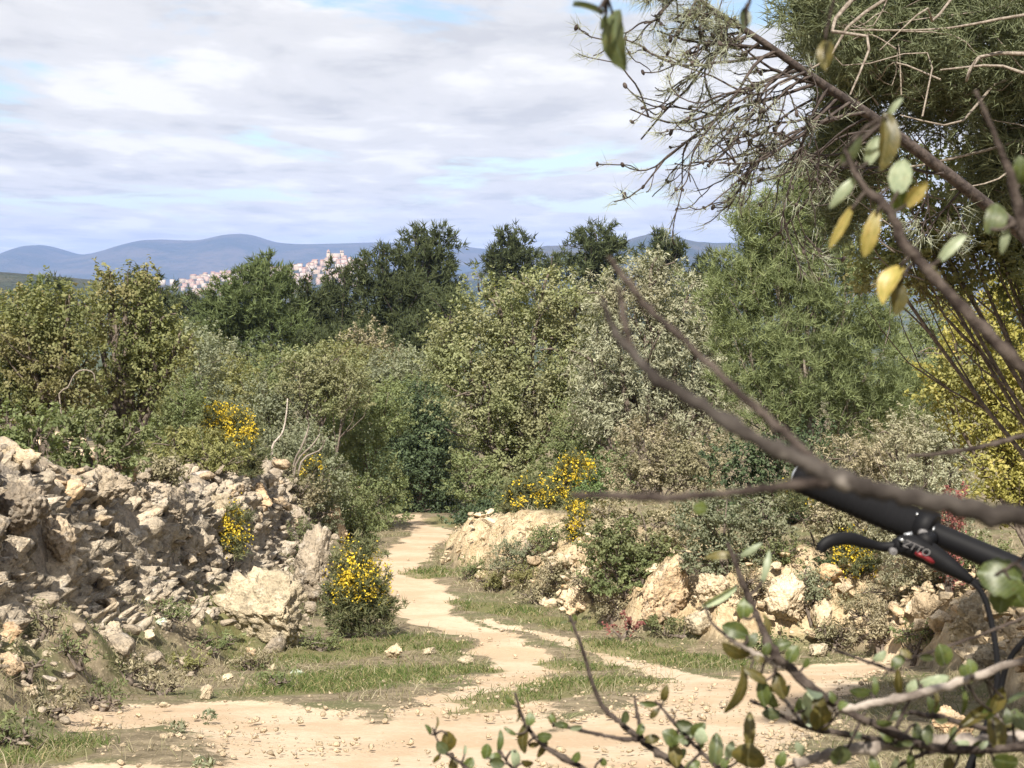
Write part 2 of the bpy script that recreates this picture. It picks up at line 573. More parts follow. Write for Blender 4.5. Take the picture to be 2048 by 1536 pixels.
M['leaf_green'] = mat_foreleaf('oak_leaf_green', (0.05, 0.07, 0.015), (0.09, 0.115, 0.025), (0.20, 0.24, 0.16))
M['leaf_brown'] = mat_foreleaf('oak_leaf_brownish', (0.055, 0.052, 0.014), (0.105, 0.085, 0.02), (0.22, 0.20, 0.11))
M['leaf_pale'] = mat_foreleaf('oak_leaf_underside', (0.22, 0.27, 0.18), (0.31, 0.35, 0.24), (0.3, 0.34, 0.24))
M['leaf_yellow'] = mat_foreleaf('oak_leaf_yellow', (0.24, 0.21, 0.05), (0.38, 0.29, 0.09), (0.45, 0.40, 0.16))
M['leaf_dark'] = mat_foreleaf('oak_leaf_dark', (0.05, 0.065, 0.026), (0.085, 0.10, 0.04), (0.12, 0.15, 0.10))


def mat_plain(name, col, rough=0.5, spec=0.4, metal=0.0, bump=None):
    t = NT(name)
    n = t.noise(t.objco(), 40.0, 4.0)
    c = t.mix(1.0, col, t.ramp(n, [(0.3, (0.85, 0.85, 0.85)), (0.7, (1.15, 1.15, 1.15))]), 'MULTIPLY')
    return t.done(c, rough, t.bump(n, bump, 0.001) if bump else None, spec, None, metal)


# ------------------------------------------------------------------ terrain (the track runs downhill, away from the eye)
_gy = np.array([-400, -30, 0, 3, 9.2, 18.7, 27, 43, 60, 100, 200, 600, 2000, 4000, 60000], dtype=float)
_gz = np.array([3, -0.6, -1.35, -1.65, -2.85, -4.57, -5.35, -6.8, -8.3, -11, -16, -38, -62, -66, -66], dtype=float)
_fy = np.concatenate([np.linspace(-40, 120, 1601)])
_fz = np.interp(_fy, _gy, _gz)
_kk = np.hanning(41)
_kk /= _kk.sum()
_fz = np.convolve(np.pad(_fz, 20, mode='edge'), _kk, mode='valid')


def gbase(Y):
    Y = np.asarray(Y, dtype=float)
    return np.where((Y > -38) & (Y < 118), np.interp(Y, _fy, _fz), np.interp(Y, _gy, _gz))


def pix_ground(u, v, hf=None):
    """where the ray through a pixel meets the ground"""
    Ys = np.geomspace(1.5, 4000, 3000)
    x = (u - 1024.0) / F
    w = -(v - 768.0) / F
    dy = CT + w * ST
    dz = (-ST + w * CT) / dy
    X = x / dy * Ys
    Z = dz * Ys
    G = gbase(Ys) if hf is None else hf(X, Ys)
    i = int(np.argmax(Z < G))
    return np.array((X[i], Ys[i], G[i]))


def pline(px):
    return np.array([pix_ground(u, v)[:2] for u, v in px])


def sdist(X, Y, L):
    """distance to a polyline, arc length along it and side (positive to the left of its direction)"""
    X = np.asarray(X, dtype=float)
    Y = np.asarray(Y, dtype=float)
    best = np.full(X.shape, 1e9)
    side = np.zeros(X.shape)
    arc = np.zeros(X.shape)
    acc = 0.0
    for a, b in zip(L[:-1], L[1:]):
        d = b - a
        ll = np.hypot(*d)
        t = np.clip(((X - a[0]) * d[0] + (Y - a[1]) * d[1]) / (ll * ll), 0, 1)
        qx, qy = X - a[0] - t * d[0], Y - a[1] - t * d[1]
        q = np.hypot(qx, qy)
        m = q < best
        best = np.where(m, q, best)
        side = np.where(m, np.sign(d[0] * qy - d[1] * qx), side)
        arc = np.where(m, acc + t * ll, arc)
        acc += ll
    return best, arc, side


# foot of the rocky bank on the left and of the one on the right
LB_px = [(60, 1500), (150, 1440), (270, 1395), (420, 1345), (560, 1292), (640, 1245), (688, 1185), (700, 1105), (705, 1050)]
RB_px = [(1960, 1385), (1860, 1335), (1720, 1305), (1600, 1302), (1480, 1300), (1380, 1285), (1250, 1262), (1120, 1222), (1020, 1190), (930, 1160), (880, 1125), (905, 1085)]
LB = pline(LB_px)
RB = pline(RB_px)
LB = np.vstack([[(-6.5, -30), (-4.6, 2.0), (-3.6, 6.5)], LB, [LB[-1] + (-2.5, 5.0)], [LB[-1] + (-14.0, 12.0)], [LB[-1] + (-80.0, 20.0)]])
RB = np.vstack([[(6.0, -30), (3.6, 2.0), (3.7, 7.0), (3.9, 10.5)], RB, [RB[-1] + (0.2, 9.0)], [RB[-1] + (14.0, 26.0)], [RB[-1] + (60.0, 60.0)]])
LBs = np.array([0, .5, 1.0, 1.2, 1.35, 1.6, 2.0, 2.8, 5, 12, 40, 80])
LBh = np.array([0, .26, .58, .98, 1.55, 1.86, 2.02, 2.12, 2.15, 2.1, 1.6, 0.0])
RBs = np.array([0, .25, .5, .75, 1.2, 2.0, 4, 8, 14, 30, 70])
RBh = np.array([0, .28, .60, .84, 1.02, 1.18, 1.45, 1.95, 2.7, 4.2, 5.0])


def sstep(x, a, b):
    t = np.clip((x - a) / (b - a), 0, 1)
    return t * t * (3 - 2 * t)


def terrain(X, Y, detail=True, info=False):
    X = np.asarray(X, dtype=float)
    Y = np.asarray(Y, dtype=float)
    shp = X.shape
    X, Y = X.ravel(), Y.ravel()
    z = gbase(Y)
    near = (np.abs(X) < 90) & (Y > -40) & (Y < 160)
    dl, al, sl = np.full(X.shape, 99.0), np.zeros(X.shape), np.full(X.shape, -1.0)
    dr, ar, sr = np.full(X.shape, 99.0), np.zeros(X.shape), np.full(X.shape, 1.0)
    if near.any():
        dl[near], al[near], sl[near] = sdist(X[near], Y[near], LB)
        dr[near], ar[near], sr[near] = sdist(X[near], Y[near], RB)
    P = np.stack([X, Y, np.zeros_like(X)], 1)
    wob = (fbm(P[near] * 1.3, 3, 5) - 0.5) if near.any() else 0
    L = np.where(sl > 0, dl, 0.0)
    R = np.where(sr < 0, dr, 0.0)
    fade = 1 - sstep(Y, 95, 155)
    tl = (1 - 0.75 * sstep(Y, 31, 46)) * fade
    tr = (1 - 0.65 * sstep(Y, 28, 42)) * fade
    if near.any():
        L[near] = np.where(L[near] > 0, np.maximum(L[near] + wob * 0.7, 0), 0)
        R[near] = np.where(R[near] > 0, np.maximum(R[near] + wob * 0.7, 0), 0)
    zl = np.interp(L, LBs, LBh) * tl * (1 + 0.15 * (1 - sstep(Y, 13, 19)) * sstep(L, 1.0, 1.8))
    zr = np.interp(R, RBs, RBh) * tr
    zz_ = z + zl + zr
    if detail and near.any():
        N = near
        und = (fbm(P[N] * 0.35, 3, 9) - 0.5) * 0.35 + (fbm(P[N] * 2.6, 3, 10) - 0.5) * 0.07
        face = sstep(L[N], 0.2, 0.5) * (1 - sstep(L[N], 2.0, 3.2)) + sstep(R[N], 0.1, 0.3) * (1 - sstep(R[N], 1.2, 2.2))
        rk = (np.abs(fbm(P[N] * 3.2, 4, 21) - 0.5) * 2)
        zz_[N] += und * np.clip(0.25 + 0.75 * sstep(np.minimum(L[N] + R[N], 4), 0, 3), 0, 1) + face * (0.22 - rk * 0.55)
    zz_ = zz_.reshape(shp)
    if info:
        return zz_, L, R, tl, tr
    return zz_


def H(x, y):
    return float(terrain(np.array([x]), np.array([y]))[0])


# worn tracks and grassy places (pixel, half width in metres)
def wide(px):
    g = np.array([pix_ground(u, v)[:2] for u, v, w in px])
    return g, np.array([w for u, v, w in px])


BARE = [wide(p) for p in [
    [(620, 1900, 1.6), (760, 1640, 1.6), (830, 1536, 1.3), (900, 1450, .75), (1000, 1382, .38), (1062, 1336, .36), (1012, 1290, .36), (920, 1256, .38), (850, 1226, .46), (828, 1190, .50), (802, 1140, .48), (814, 1100, .50), (866, 1072, .55), (858, 1052, .48), (830, 1036, .42), (790, 1026, .40), (740, 1020, .4)],
    [(1250, 1800, 1.3), (1250, 1600, 1.2), (1330, 1480, .9), (1440, 1410, .65), (1370, 1352, .30), (1220, 1308, .18), (1090, 1272, .15), (980, 1240, .12)],
    [(1250, 1536, .9), (1420, 1440, .75), (1560, 1370, .7), (1680, 1335, .55), (1800, 1322, .4)],
    [(240, 1440, .5), (330, 1420, .45), (440, 1415, .5), (560, 1435, .6), (660, 1470, .8), (740, 1520, .9)],
    [(300, 1560, .7), (560, 1600, .9), (800, 1640, 1)],
]]
GRASS = [wide(p) for p in [
    [(575, 1388, .40), (660, 1370, .8), (790, 1345, .8), (900, 1340, .55), (985, 1335, .28)],
    [(600, 1320, .5), (700, 1300, .7), (790, 1290, .6), (880, 1300, .45)],
    [(950, 1412, .18), (1060, 1385, .45), (1180, 1368, .5), (1270, 1365, .3)],
    [(1090, 1320, .2), (1180, 1335, .35)],
    [(930, 1205, .35), (1030, 1222, .4), (1140, 1250, .4)],
    [(1210, 1292, .35), (1300, 1310, .45), (1420, 1330, .5)],
    [(890, 1036, .8), (935, 1050, .9)],
    [(845, 1140, .4), (880, 1150, .5)],
    [(20, 1530, .35), (110, 1500, .3)],
    [(330, 1290, .4), (420, 1290, .4), (520, 1330, .4)],
    [(400, 1215, .3), (330, 1240, .3)],
]]


def mask(X, Y, lines, soft):
    out = np.zeros(X.shape)
    for g, w in lines:
        for (a, wa), (b, wb) in zip(zip(g[:-1], w[:-1]), zip(g[1:], w[1:])):
            d = b - a
            t = np.clip(((X - a[0]) * d[0] + (Y - a[1]) * d[1]) / (d @ d), 0, 1)
            q = np.hypot(X - a[0] - t * d[0], Y - a[1] - t * d[1])
            ww = wa + (wb - wa) * t
            out = np.maximum(out, 1 - sstep(q, ww * (1 - soft), ww * (1 + soft)))
    return out


def masks(X, Y):
    P = np.stack([X, Y, np.zeros_like(X)], 1)
    j = fbm(P * 1.7, 3, 40) - 0.5
    k = fbm(P * 1.7 + 50, 3, 41) - 0.5
    Xw, Yw = X + j * 0.7, Y + k * 1.4
    b = mask(Xw, Yw, BARE, 0.35)
    g = mask(Xw, Yw, GRASS, 0.45)
    return b, g


xs = np.concatenate([-np.geomspace(15000, 14.5, 46), np.arange(-14, 14.01, 0.085), np.geomspace(14.5, 15000, 46)])
ys = np.concatenate([[-400, -100, -30, -10, -4, 0, 2], np.arange(3, 46, 0.1), np.geomspace(46.2, 160, 70), np.geomspace(170, 30000, 40)])
GX, GY = np.meshgrid(xs, ys)
gz, Lg, Rg, TL, TR = terrain(GX, GY, True, True)
nx, ny = len(xs), len(ys)
gv = np.stack([GX.ravel(), GY.ravel(), gz.ravel()], 1)
idx = np.arange(nx * ny).reshape(ny, nx)
gq = np.stack([idx[:-1, :-1], idx[:-1, 1:], idx[1:, 1:], idx[1:, :-1]], -1).reshape(-1, 4)
bb, gg = np.zeros(nx * ny), np.zeros(nx * ny)
nr = (np.abs(gv[:, 0]) < 25) & (gv[:, 1] > -5) & (gv[:, 1] < 80)
bb[nr], gg[nr] = masks(gv[nr, 0], gv[nr, 1])
onbank = sstep(Lg, 0.25, 0.6) + sstep(Rg, 0.1, 0.35)
bb *= np.clip(1 - onbank, 0, 1)
rockL = sstep(Lg, 0.85, 1.15) * (1 - sstep(Lg, 2.4, 3.6)) * TL
rockR = sstep(Rg, 0.05, 0.25) * (1 - sstep(Rg, 0.9, 1.8)) * TR
gv[:, 2] -= bb * 0.035                     # the wheel tracks are worn a little into the ground

t = NT('ground_earth')
p = t.pos()
bare, gra, rl, rr = t.attr('bare'), t.attr('grass'), t.attr('rock_left'), t.attr('rock_right')
nA = t.noise(p, 0.9, 5.0, 0.6)
nB = t.noise(p, 5.0, 6.0, 0.65)
nC = t.noise(p, 28.0, 5.0, 0.7)
nD = t.noise(p, 90.0, 3.0, 0.7)
jit = t.math('MULTIPLY', t.math('SUBTRACT', t.math('ADD', t.math('MULTIPLY', nB, 0.55), t.math('MULTIPLY', nC, 0.45)), 0.5), 2.1)
bm_ = t.ss(t.math('ADD', bare, jit), 0.30, 0.62)
gm_ = t.ss(t.math('ADD', gra, jit), 0.35, 0.75)
litter = t.mix(t.ss(nB, 0.35, 0.65), (0.105, 0.086, 0.056), (0.21, 0.172, 0.115))
litter = t.mix(t.ss(nA, 0.48, 0.62), litter, (0.105, 0.105, 0.052))
litter = t.mix(t.math('MULTIPLY', t.ss(nC, 0.56, 0.66), 0.75), litter, (0.44, 0.36, 0.25))
soil = t.mix(t.ss(nA, 0.38, 0.62), (0.385, 0.29, 0.195), (0.455, 0.37, 0.27))
soil = t.mix(t.math('MULTIPLY', t.ss(nB, 0.5, 0.72), 0.5), soil, (0.36, 0.265, 0.165))
soil = t.mix(t.math('MULTIPLY', t.ss(nC, 0.55, 0.68), 0.6), soil, (0.51, 0.435, 0.335))
soil = t.mix(t.math('MULTIPLY', t.ss(nD, 0.58, 0.70), 0.45), soil, (0.27, 0.205, 0.135))
nE = t.noise(p, 11.0, 5.0, 0.6)
soil = t.mix(t.math('MULTIPLY', t.ss(nE, 0.52, 0.64), 0.45), soil, (0.40, 0.285, 0.20))
col = t.mix(bm_, litter, soil)
col = t.mix(t.math('MULTIPLY', gm_, 0.8), col, t.mix(nC, (0.085, 0.095, 0.035), (0.17, 0.15, 0.07)))
rkl = t.mix(t.ss(nB, 0.35, 0.65), (0.17, 0.15, 0.13), (0.33, 0.28, 0.225))
rkl = t.mix(t.math('MULTIPLY', t.ss(nC, 0.52, 0.66), 0.7), rkl, (0.10, 0.09, 0.08))
col = t.mix(t.math('MULTIPLY', rl, 0.92), col, rkl)
rkr = t.mix(t.ss(nB, 0.35, 0.65), (0.40, 0.30, 0.18), (0.56, 0.45, 0.30))
rkr = t.mix(t.math('MULTIPLY', t.ss(nC, 0.52, 0.66), 0.6), rkr, (0.24, 0.19, 0.12))
col = t.mix(t.math('MULTIPLY', rr, 0.92), col, rkr)
# far away the valley is fields and scrub
far = t.ss(t.node('ShaderNodeSeparateXYZ', {0: p}).outputs['Y'], 120.0, 300.0)
fld = t.mix(t.ss(t.noise(p, 0.006, 4.0), 0.42, 0.6), (0.045, 0.06, 0.028), (0.11, 0.11, 0.06))
fld = t.mix(t.math('MULTIPLY', t.ss(t.noise(p, 0.03, 5.0), 0.5, 0.6), 0.7), fld, (0.03, 0.042, 0.02))
col = t.mix(far, col, fld)
hgt = t.math('ADD', t.math('ADD', t.math('MULTIPLY', nB, 0.8), t.math('MULTIPLY', nC, 0.5)), t.math('MULTIPLY', t.voro(p, 22.0), 0.35))
rk = t.math('ADD', t.math('MULTIPLY', t.math('ADD', rl, rr), 0.7), 0.3)
nb = t.node('ShaderNodeBump', {'Height': hgt, 'Strength': rk, 'Distance': 0.06}).outputs[0]
M['ground'] = t.done(col, 0.95, nb, 0.1)

gme = mesh_np('ground', gv, [gq], [M['ground']], None, {'bare': bb, 'grass': gg, 'rock_left': rockL, 'rock_right': rockR}, True)
tag(link('ground', gme), 'stony hillside with a pale sandy track winding down between banks', 'ground', None, 'structure')

# ------------------------------------------------------------------ far hills
t = NT('hill_scrub')
p = t.pos()
n1 = t.noise(p, 0.0022, 6.0, 0.6)
n2 = t.noise(p, 0.012, 5.0, 0.65)
c = t.mix(t.ss(n1, 0.4, 0.62), (0.030, 0.040, 0.024), (0.085, 0.075, 0.052))
c = t.mix(t.math('MULTIPLY', t.ss(n2, 0.5, 0.62), 0.7), c, (0.035, 0.045, 0.026))
M['hill'] = t.done(c, 0.95, t.bump(n2, 0.8, 60.0), 0.05)


def ridge(name, label, px, Y, back, front, seed, rough, jag=0.0, nu=260, nt=40):
    """a hill range: its skyline is given in pixels at distance Y; it falls away in front and behind"""
    px = np.array(px, dtype=float)
    us = np.linspace(px[0, 0], px[-1, 0], nu)
    vs = np.interp(us, px[:, 0], px[:, 1])
    k = np.hanning(9)
    vs = np.convolve(np.pad(vs, 4, mode='edge'), k / k.sum(), mode='valid')
    top = np.array([unproj(a, b, Y) for a, b in zip(us, vs)])
    base = -75.0
    ts = np.linspace(-1, 1, nt)
    V = np.zeros((nt, nu, 3))
    for i, s in enumerate(ts):
        yy = Y + (s * back if s > 0 else s * front)
        prof = 0.5 * (1 + math.cos(math.pi * abs(s) ** 0.85))
        V[i, :, 0] = top[:, 0] * (yy / Y) ** 0.5
        V[i, :, 1] = yy
        hh = base + (top[:, 2] - base) * prof
        P = np.stack([V[i, :, 0] / rough, np.full(nu, yy / rough), np.zeros(nu)], 1)
        rv = fbm(P, 5, seed, 0.55) - 0.5
        hh = hh + (top[:, 2] - base) * 1.5 * rv * min(1.0, abs(s) * 2.5) * (1 - abs(s))
        hh += jag * (fbm(P * 9, 3, seed + 9) - 0.5) * (1 - abs(s))
        V[i, :, 2] = np.maximum(hh, base)
    ix = np.arange(nt * nu).reshape(nt, nu)
    q = np.stack([ix[:-1, :-1], ix[:-1, 1:], ix[1:, 1:], ix[1:, :-1]], -1).reshape(-1, 4)
    me = mesh_np(name, V.reshape(-1, 3), [q], [M['hill']], None, None, True)
    return tag(link(name, me), label, 'hill', None, 'structure')


ridge('mountain_range', 'blue hazy mountain range with rounded summits behind the town',
      [(-1500, 540), (-700, 505), (-300, 530), (-60, 535), (0, 517), (40, 499), (82, 487), (125, 498), (162, 511), (205, 505), (270, 487), (312, 478), (350, 480), (400, 482), (432, 475), (462, 468), (490, 467), (515, 472), (550, 485), (600, 489), (690, 487), (760, 485), (850, 487), (900, 489), (960, 497), (1040, 505), (1200, 515), (1500, 530), (2200, 545)],
      10500, 3000, 3800, 3, 2600.0, 0, 420, 50)
ridge('wooded_ridge', 'nearer wooded ridge on the right with small jagged skyline',
      [(860, 560), (960, 540), (1020, 518), (1050, 506), (1085, 496), (1140, 490), (1200, 490), (1250, 480), (1300, 466), (1345, 472), (1390, 486), (1430, 488), (1480, 484), (1560, 478), (1650, 488), (1800, 495), (2100, 510), (2600, 545)],
      6200, 1200, 1700, 11, 1300.0, 30.0, 380, 40)
ridge('low_hill', 'low green hill at the left edge below the mountains',
      [(-900, 560), (-300, 535), (-60, 541), (0, 545), (100, 553), (200, 566), (300, 580), (420, 598), (600, 625)],
      1500, 300, 700, 17, 300.0, 3.0, 200, 30)

# ------------------------------------------------------------------ the hill town
VY = 4000.0
vpx = np.array([(180, 592), (290, 582), (350, 568), (400, 556), (450, 549), (520, 543), (600, 535), (640, 527), (662, 521), (690, 520), (720, 527), (780, 538), (850, 548), (950, 562), (1100, 585)], dtype=float)


def town_h(x, y):
    u = 1024 + x / VY * F
    v = np.interp(u, vpx[:, 0], vpx[:, 1])
    top = (VH - v) / F * VY
    s = np.clip(np.abs(y - VY) / 330.0, 0, 1)
    return -70 + (top + 70) * 0.5 * (1 + np.cos(math.pi * s))


tx = np.linspace((180 - 1024) / F * VY, (1100 - 1024) / F * VY, 120)
ty = np.linspace(VY - 330, VY + 330, 40)
TX, TY = np.meshgrid(tx, ty)
TZ = town_h(TX, TY)
ix = np.arange(TX.size).reshape(TX.shape)
q = np.stack([ix[:-1, :-1], ix[:-1, 1:], ix[1:, 1:], ix[1:, :-1]], -1).reshape(-1, 4)
tag(link('town_hill', mesh_np('town_hill', np.stack([TX.ravel(), TY.ravel(), TZ.ravel()], 1), [q], [M['hill']], None, None, True)), 'low hill on which the distant town stands', 'hill', None, 'structure')

WALLS = {'white': (0.41, 0.35, 0.30), 'cream': (0.37, 0.29, 0.215), 'pink': (0.36, 0.255, 0.20), 'stone': (0.33, 0.27, 0.21)}
for k, c in WALLS.items():
    M['wall_' + k] = mat_plain('plaster_' + k, c, 0.9, 0.1)
M['roof'] = mat_plain('roof_terracotta', (0.34, 0.20, 0.14), 0.9, 0.1)
M['window_dark'] = mat_plain('window_dark', (0.05, 0.055, 0.06), 0.4, 0.4)


def house_mesh(w, d, h, roof, wall):
    m = MB()
    m.box((0, 0, h / 2 - 4), (w / 2, d / 2, h / 2 + 4), None, 0)
    if roof == 'gable':
        e = 0.5
        V = [(-w / 2 - e, -d / 2 - e, h), (w / 2 + e, -d / 2 - e, h), (w / 2 + e, d / 2 + e, h), (-w / 2 - e, d / 2 + e, h), (-w / 2 - e, 0, h + 2.4), (w / 2 + e, 0, h + 2.4)]
        m.add(V, [(0, 1, 5, 4), (2, 3, 4, 5), (3, 2, 1, 0)], [(0, 4, 3), (1, 2, 5)], 1)
    else:
        m.box((0, 0, h + 0.5), (w / 2 + 0.3, d / 2 + 0.3, 0.5), None, 1 if roof == 'tile' else 0)
    nwin = max(2, int(w / 3.5))
    for fl in range(max(1, int(h / 3.2))):
        for i in range(nwin):
            m.box((-w / 2 + (i + .5) * w / nwin, -d / 2 - 0.02, 1.8 + fl * 3.1), (0.55, 0.06, 0.75), None, 2)
    return m.mesh('town_house', [M['wall_' + wall], M['roof'], M['window_dark']])


hv = {}
rng = np.random.default_rng(77)
for wall in WALLS:
    hv[wall] = [house_mesh(rng.uniform(9, 17), rng.uniform(8, 12), rng.uniform(6, 13), rt, wall) for rt in ('gable', 'flat', 'gable', 'tile')]
HL = {'white': 'small white house in the distant town on the hill', 'cream': 'small cream house in the distant town on the hill', 'pink': 'small pinkish house in the distant town on the hill', 'stone': 'small brown stone house in the distant town on the hill'}
placed = []
tries = 0
while len(placed) < 215 and tries < 9000:
    tries += 1
    u = rng.uniform(362, 735)
    front = rng.random() ** 0.8
    x0 = (u - 1024) / F * VY
    y0 = VY - 5 - front * 190
    u2 = 1024 + x0 / y0 * F
    if u2 < 372 + front * 20 and rng.random() < 0.8:
        continue
    if any(abs(x0 - a) < 8.5 and abs(y0 - b) < 11 for a, b in placed):
        continue
    placed.append((x0, y0))
    wall = rng.choice(['white', 'cream', 'pink', 'stone'], p=[0.34, 0.30, 0.22, 0.14])
    o = link('town_house', hv[wall][int(rng.integers(4))])
    o.location = (x0, y0, float(town_h(x0, y0)))
    o.rotation_euler = (0, 0, rng.uniform(-0.5, 0.5) + (math.pi / 2 if rng.random() < 0.3 else 0))
    zone = 'near its left end' if u2 < 450 else ('in its middle' if u2 < 590 else ('just below its two towers' if u2 < 690 and front < .55 else ('low on its slope at right' if front >= .55 else 'near its right end')))
    tag(o, {'white': 'whitish', 'cream': 'cream', 'pink': 'pinkish', 'stone': 'brown stone'}[wall] + ' house of the distant hill town, ' + zone, 'house', wall + ' houses of the hill town ' + zone)


def tower(name, label, cat, u, vt, vb, wpx, wall, cap):
    p0 = unproj(u, vb, VY + 6)
    s = VY / F
    h = (vb - vt) * s
    w = wpx * s
    root = thing(name, label, cat, (p0[0], VY + 6, p0[2]))
    m = MB()
    m.box((0, 0, h * .38 - 6), (w / 2, w / 2, h * .38 + 6))
    link('shaft', m.mesh('shaft', [M['wall_' + wall]]), root)
    m = MB()
    m.box((0, 0, h * .86), (w * .42, w * .42, h * .10))
    link('belfry', m.mesh('belfry', [M['wall_' + wall]]), root)
    m = MB()
    if cap:
        m.add([(-w * .46, -w * .46, h * .96), (w * .46, -w * .46, h * .96), (w * .46, w * .46, h * .96), (-w * .46, w * .46, h * .96), (0, 0, h * 1.1)], [(3, 2, 1, 0)], [(0, 1, 4), (1, 2, 4), (2, 3, 4), (3, 0, 4)])
    else:
        for sx in (-1, 1):
            for sy in (-1, 1):
                m.box((sx * w * .3, sy * w * .3, h * .98), (w * .09, w * .09, h * .03))
    link('roof' if cap else 'battlement', m.mesh('top', [M['roof' if cap else 'wall_' + wall]]), root)
    m = MB()
    m.box((0, -w * .43, h * .87), (w * .12, w * .02, h * .05))
    link('opening', m.mesh('opening', [M['window_dark']]), root)


tower('bell_tower', 'slender pale bell tower rising above the distant town', 'tower', 657, 501, 524, 7, 'cream', True)
tower('castle_tower', 'broken reddish tower just right of the town bell tower', 'tower', 684, 501, 522, 8, 'cream', False)
m = MB()
m.box((0, 0, 8), (11, 12, 11))
cp = unproj(672, 522, VY - 10)
o = link('church_nave', m.mesh('church_nave', [M['wall_stone']]), None, (cp[0], cp[1], cp[2]))
tag(o, 'broad brown church building below the two towers of the town', 'church')
for k, (u, wv) in enumerate(((326, 9), (345, 8))):
    p0 = unproj(u, 572, VY - 330)
    m = MB()
    m.box((0, 0, 7), (wv * .62, 6, 8))
    o = link('apartment_block', m.mesh('apartment_block', [M['wall_white']]), None, (p0[0], p0[1], p0[2]))
    tag(o, ['white block standing apart, leftmost of the distant town', 'pale block just right of the leftmost white block of the town'][k], 'building')


# ------------------------------------------------------------------ stones
_ico = {}


def ico(sub):
    if sub not in _ico:
        bm = bmesh.new()
        bmesh.ops.create_icosphere(bm, subdivisions=sub, radius=1.0)
        bm.verts.ensure_lookup_table()
        V = np.array([v.co[:] for v in bm.verts])
        T = np.array([[v.index for v in f.verts] for f in bm.faces])
        bm.free()
        _ico[sub] = (V, T)
    return _ico[sub]


def stone_vt(seed, sub=3, cuts=9, rough=0.22, freq=2.2, pits=0.0):
    r = np.random.default_rng(seed)
    V, T = ico(sub)
    V = V.copy()
    for k in range(cuts):
        n = unit(r.normal(size=3))
        c = r.uniform(0.38, 0.80)
        d = V @ n - c
        V -= np.outer(np.maximum(d, 0), n)
    nrm = unit(V)
    V += nrm * ((fbm(V * freq + seed * 3.7, 4, seed, 0.6) - 0.5) * 2 * rough)[:, None]
    if pits:
        q = np.abs(fbm(V * freq * 2.3 + seed, 3, seed + 5, 0.6) - 0.5)
        V -= nrm * (np.clip(0.10 - q, 0, 1) * 10 * pits)[:, None]
    V -= V.mean(0)
    V /= np.abs(V).max(0).mean()
    return V, T


STV = [stone_vt(100 + i, 3, 11 + i % 5, 0.20 + 0.06 * (i % 3), 2.6 + 0.5 * (i % 4), 0.16 * (i % 2)) for i in range(16)]
STL = [stone_vt(100 + i, 2, 11 + i % 5, 0.13 + 0.05 * (i % 3), 2.2 + 0.4 * (i % 4), 0.0) for i in range(16)]
STM = {k: [mesh_np('stone', V, [T], [M[k]]) for V, T in STV] for k in ('stone_grey', 'stone_cream')}


def rotm(r):
    a, b, c = r
    ca, sa, cb, sb, cc, sc_ = math.cos(a), math.sin(a), math.cos(b), math.sin(b), math.cos(c), math.sin(c)
    Rx = np.array([[1, 0, 0], [0, ca, -sa], [0, sa, ca]])
    Ry = np.array([[cb, 0, sb], [0, 1, 0], [-sb, 0, cb]])
    Rz = np.array([[cc, -sc_, 0], [sc_, cc, 0], [0, 0, 1]])
    return Rz @ Ry @ Rx


def along(L, s):
    seg = np.linalg.norm(np.diff(L, axis=0), axis=1)
    acc = np.concatenate([[0], np.cumsum(seg)])
    i = int(np.clip(np.searchsorted(acc, s) - 1, 0, len(seg) - 1))
    f = (s - acc[i]) / seg[i]
    d = (L[i + 1] - L[i]) / seg[i]
    return L[i] + (L[i + 1] - L[i]) * f, d, acc


def bank_stones(L, smin, smax, side, prof, sizes, n, seed, dens=None):
    """darts thrown on the bank face, big stones first; returns centres, sizes"""
    r = np.random.default_rng(seed)
    got = []
    P = np.zeros((0, 4))
    for size_lo, size_hi, tries in sizes:
        for _ in range(tries):
            l = r.uniform(smin, smax)
            t_ = r.uniform(*prof)
            rad = r.uniform(size_lo, size_hi) / 2
            if dens is not None and r.random() > dens(l, t_):
                continue
            q, d, _a = along(L, l)
            nrm = np.array((-d[1], d[0])) * side
            p = q + nrm * t_
            z = H(p[0], p[1])
            c = np.array((p[0], p[1], z))
            if len(P):
                dd = np.linalg.norm(P[:, :3] - c, axis=1)
                if (dd < (P[:, 3] + rad) * 0.80).any():
                    continue
            P = np.vstack([P, np.append(c, rad)])
            got.append((c, rad, nrm))
            if len(got) >= n:
                return got
    return got


def place_bank(root, got, matkey, specials, seed, nparts, flat=0.8, matpick=None):
    r = np.random.default_rng(seed)
    org = np.array(root.location)
    vis = []
    for c, rad, nrm in got:
        d = np.linalg.norm(c)
        vis.append(rad / d)
    order = np.argsort(-np.array(vis))
    rest = MB()
    for rank, i in enumerate(order):
        c, rad, nrm = got[i]
        rot = (r.uniform(-0.4, 0.4), r.uniform(-0.4, 0.4), r.uniform(0, 6.28))
        sc_ = np.array((r.uniform(0.8, 1.6), r.uniform(0.75, 1.2), r.uniform(0.42, 0.85) * flat / 0.8)) * rad
        vi = int(r.integers(len(STV)))
        cc = c + np.array((-nrm[0], -nrm[1], 0.5)) * (0.10 + rad * r.uniform(0.0, 0.35))
        if rank < nparts:
            o = link('stone', STM[matkey][vi], root)
            o.location = tuple(cc - org)
            o.rotation_euler = rot
            o.scale = tuple(sc_)
        else:
            V = (STL[vi][0] * sc_) @ rotm(rot).T + cc - org
            rest.add(V, (), STL[vi][1])
    if rest.n:
        o = link('rubble', rest.mesh('rubble', [M[matkey]]), root)
        o['kind'] = 'stuff'


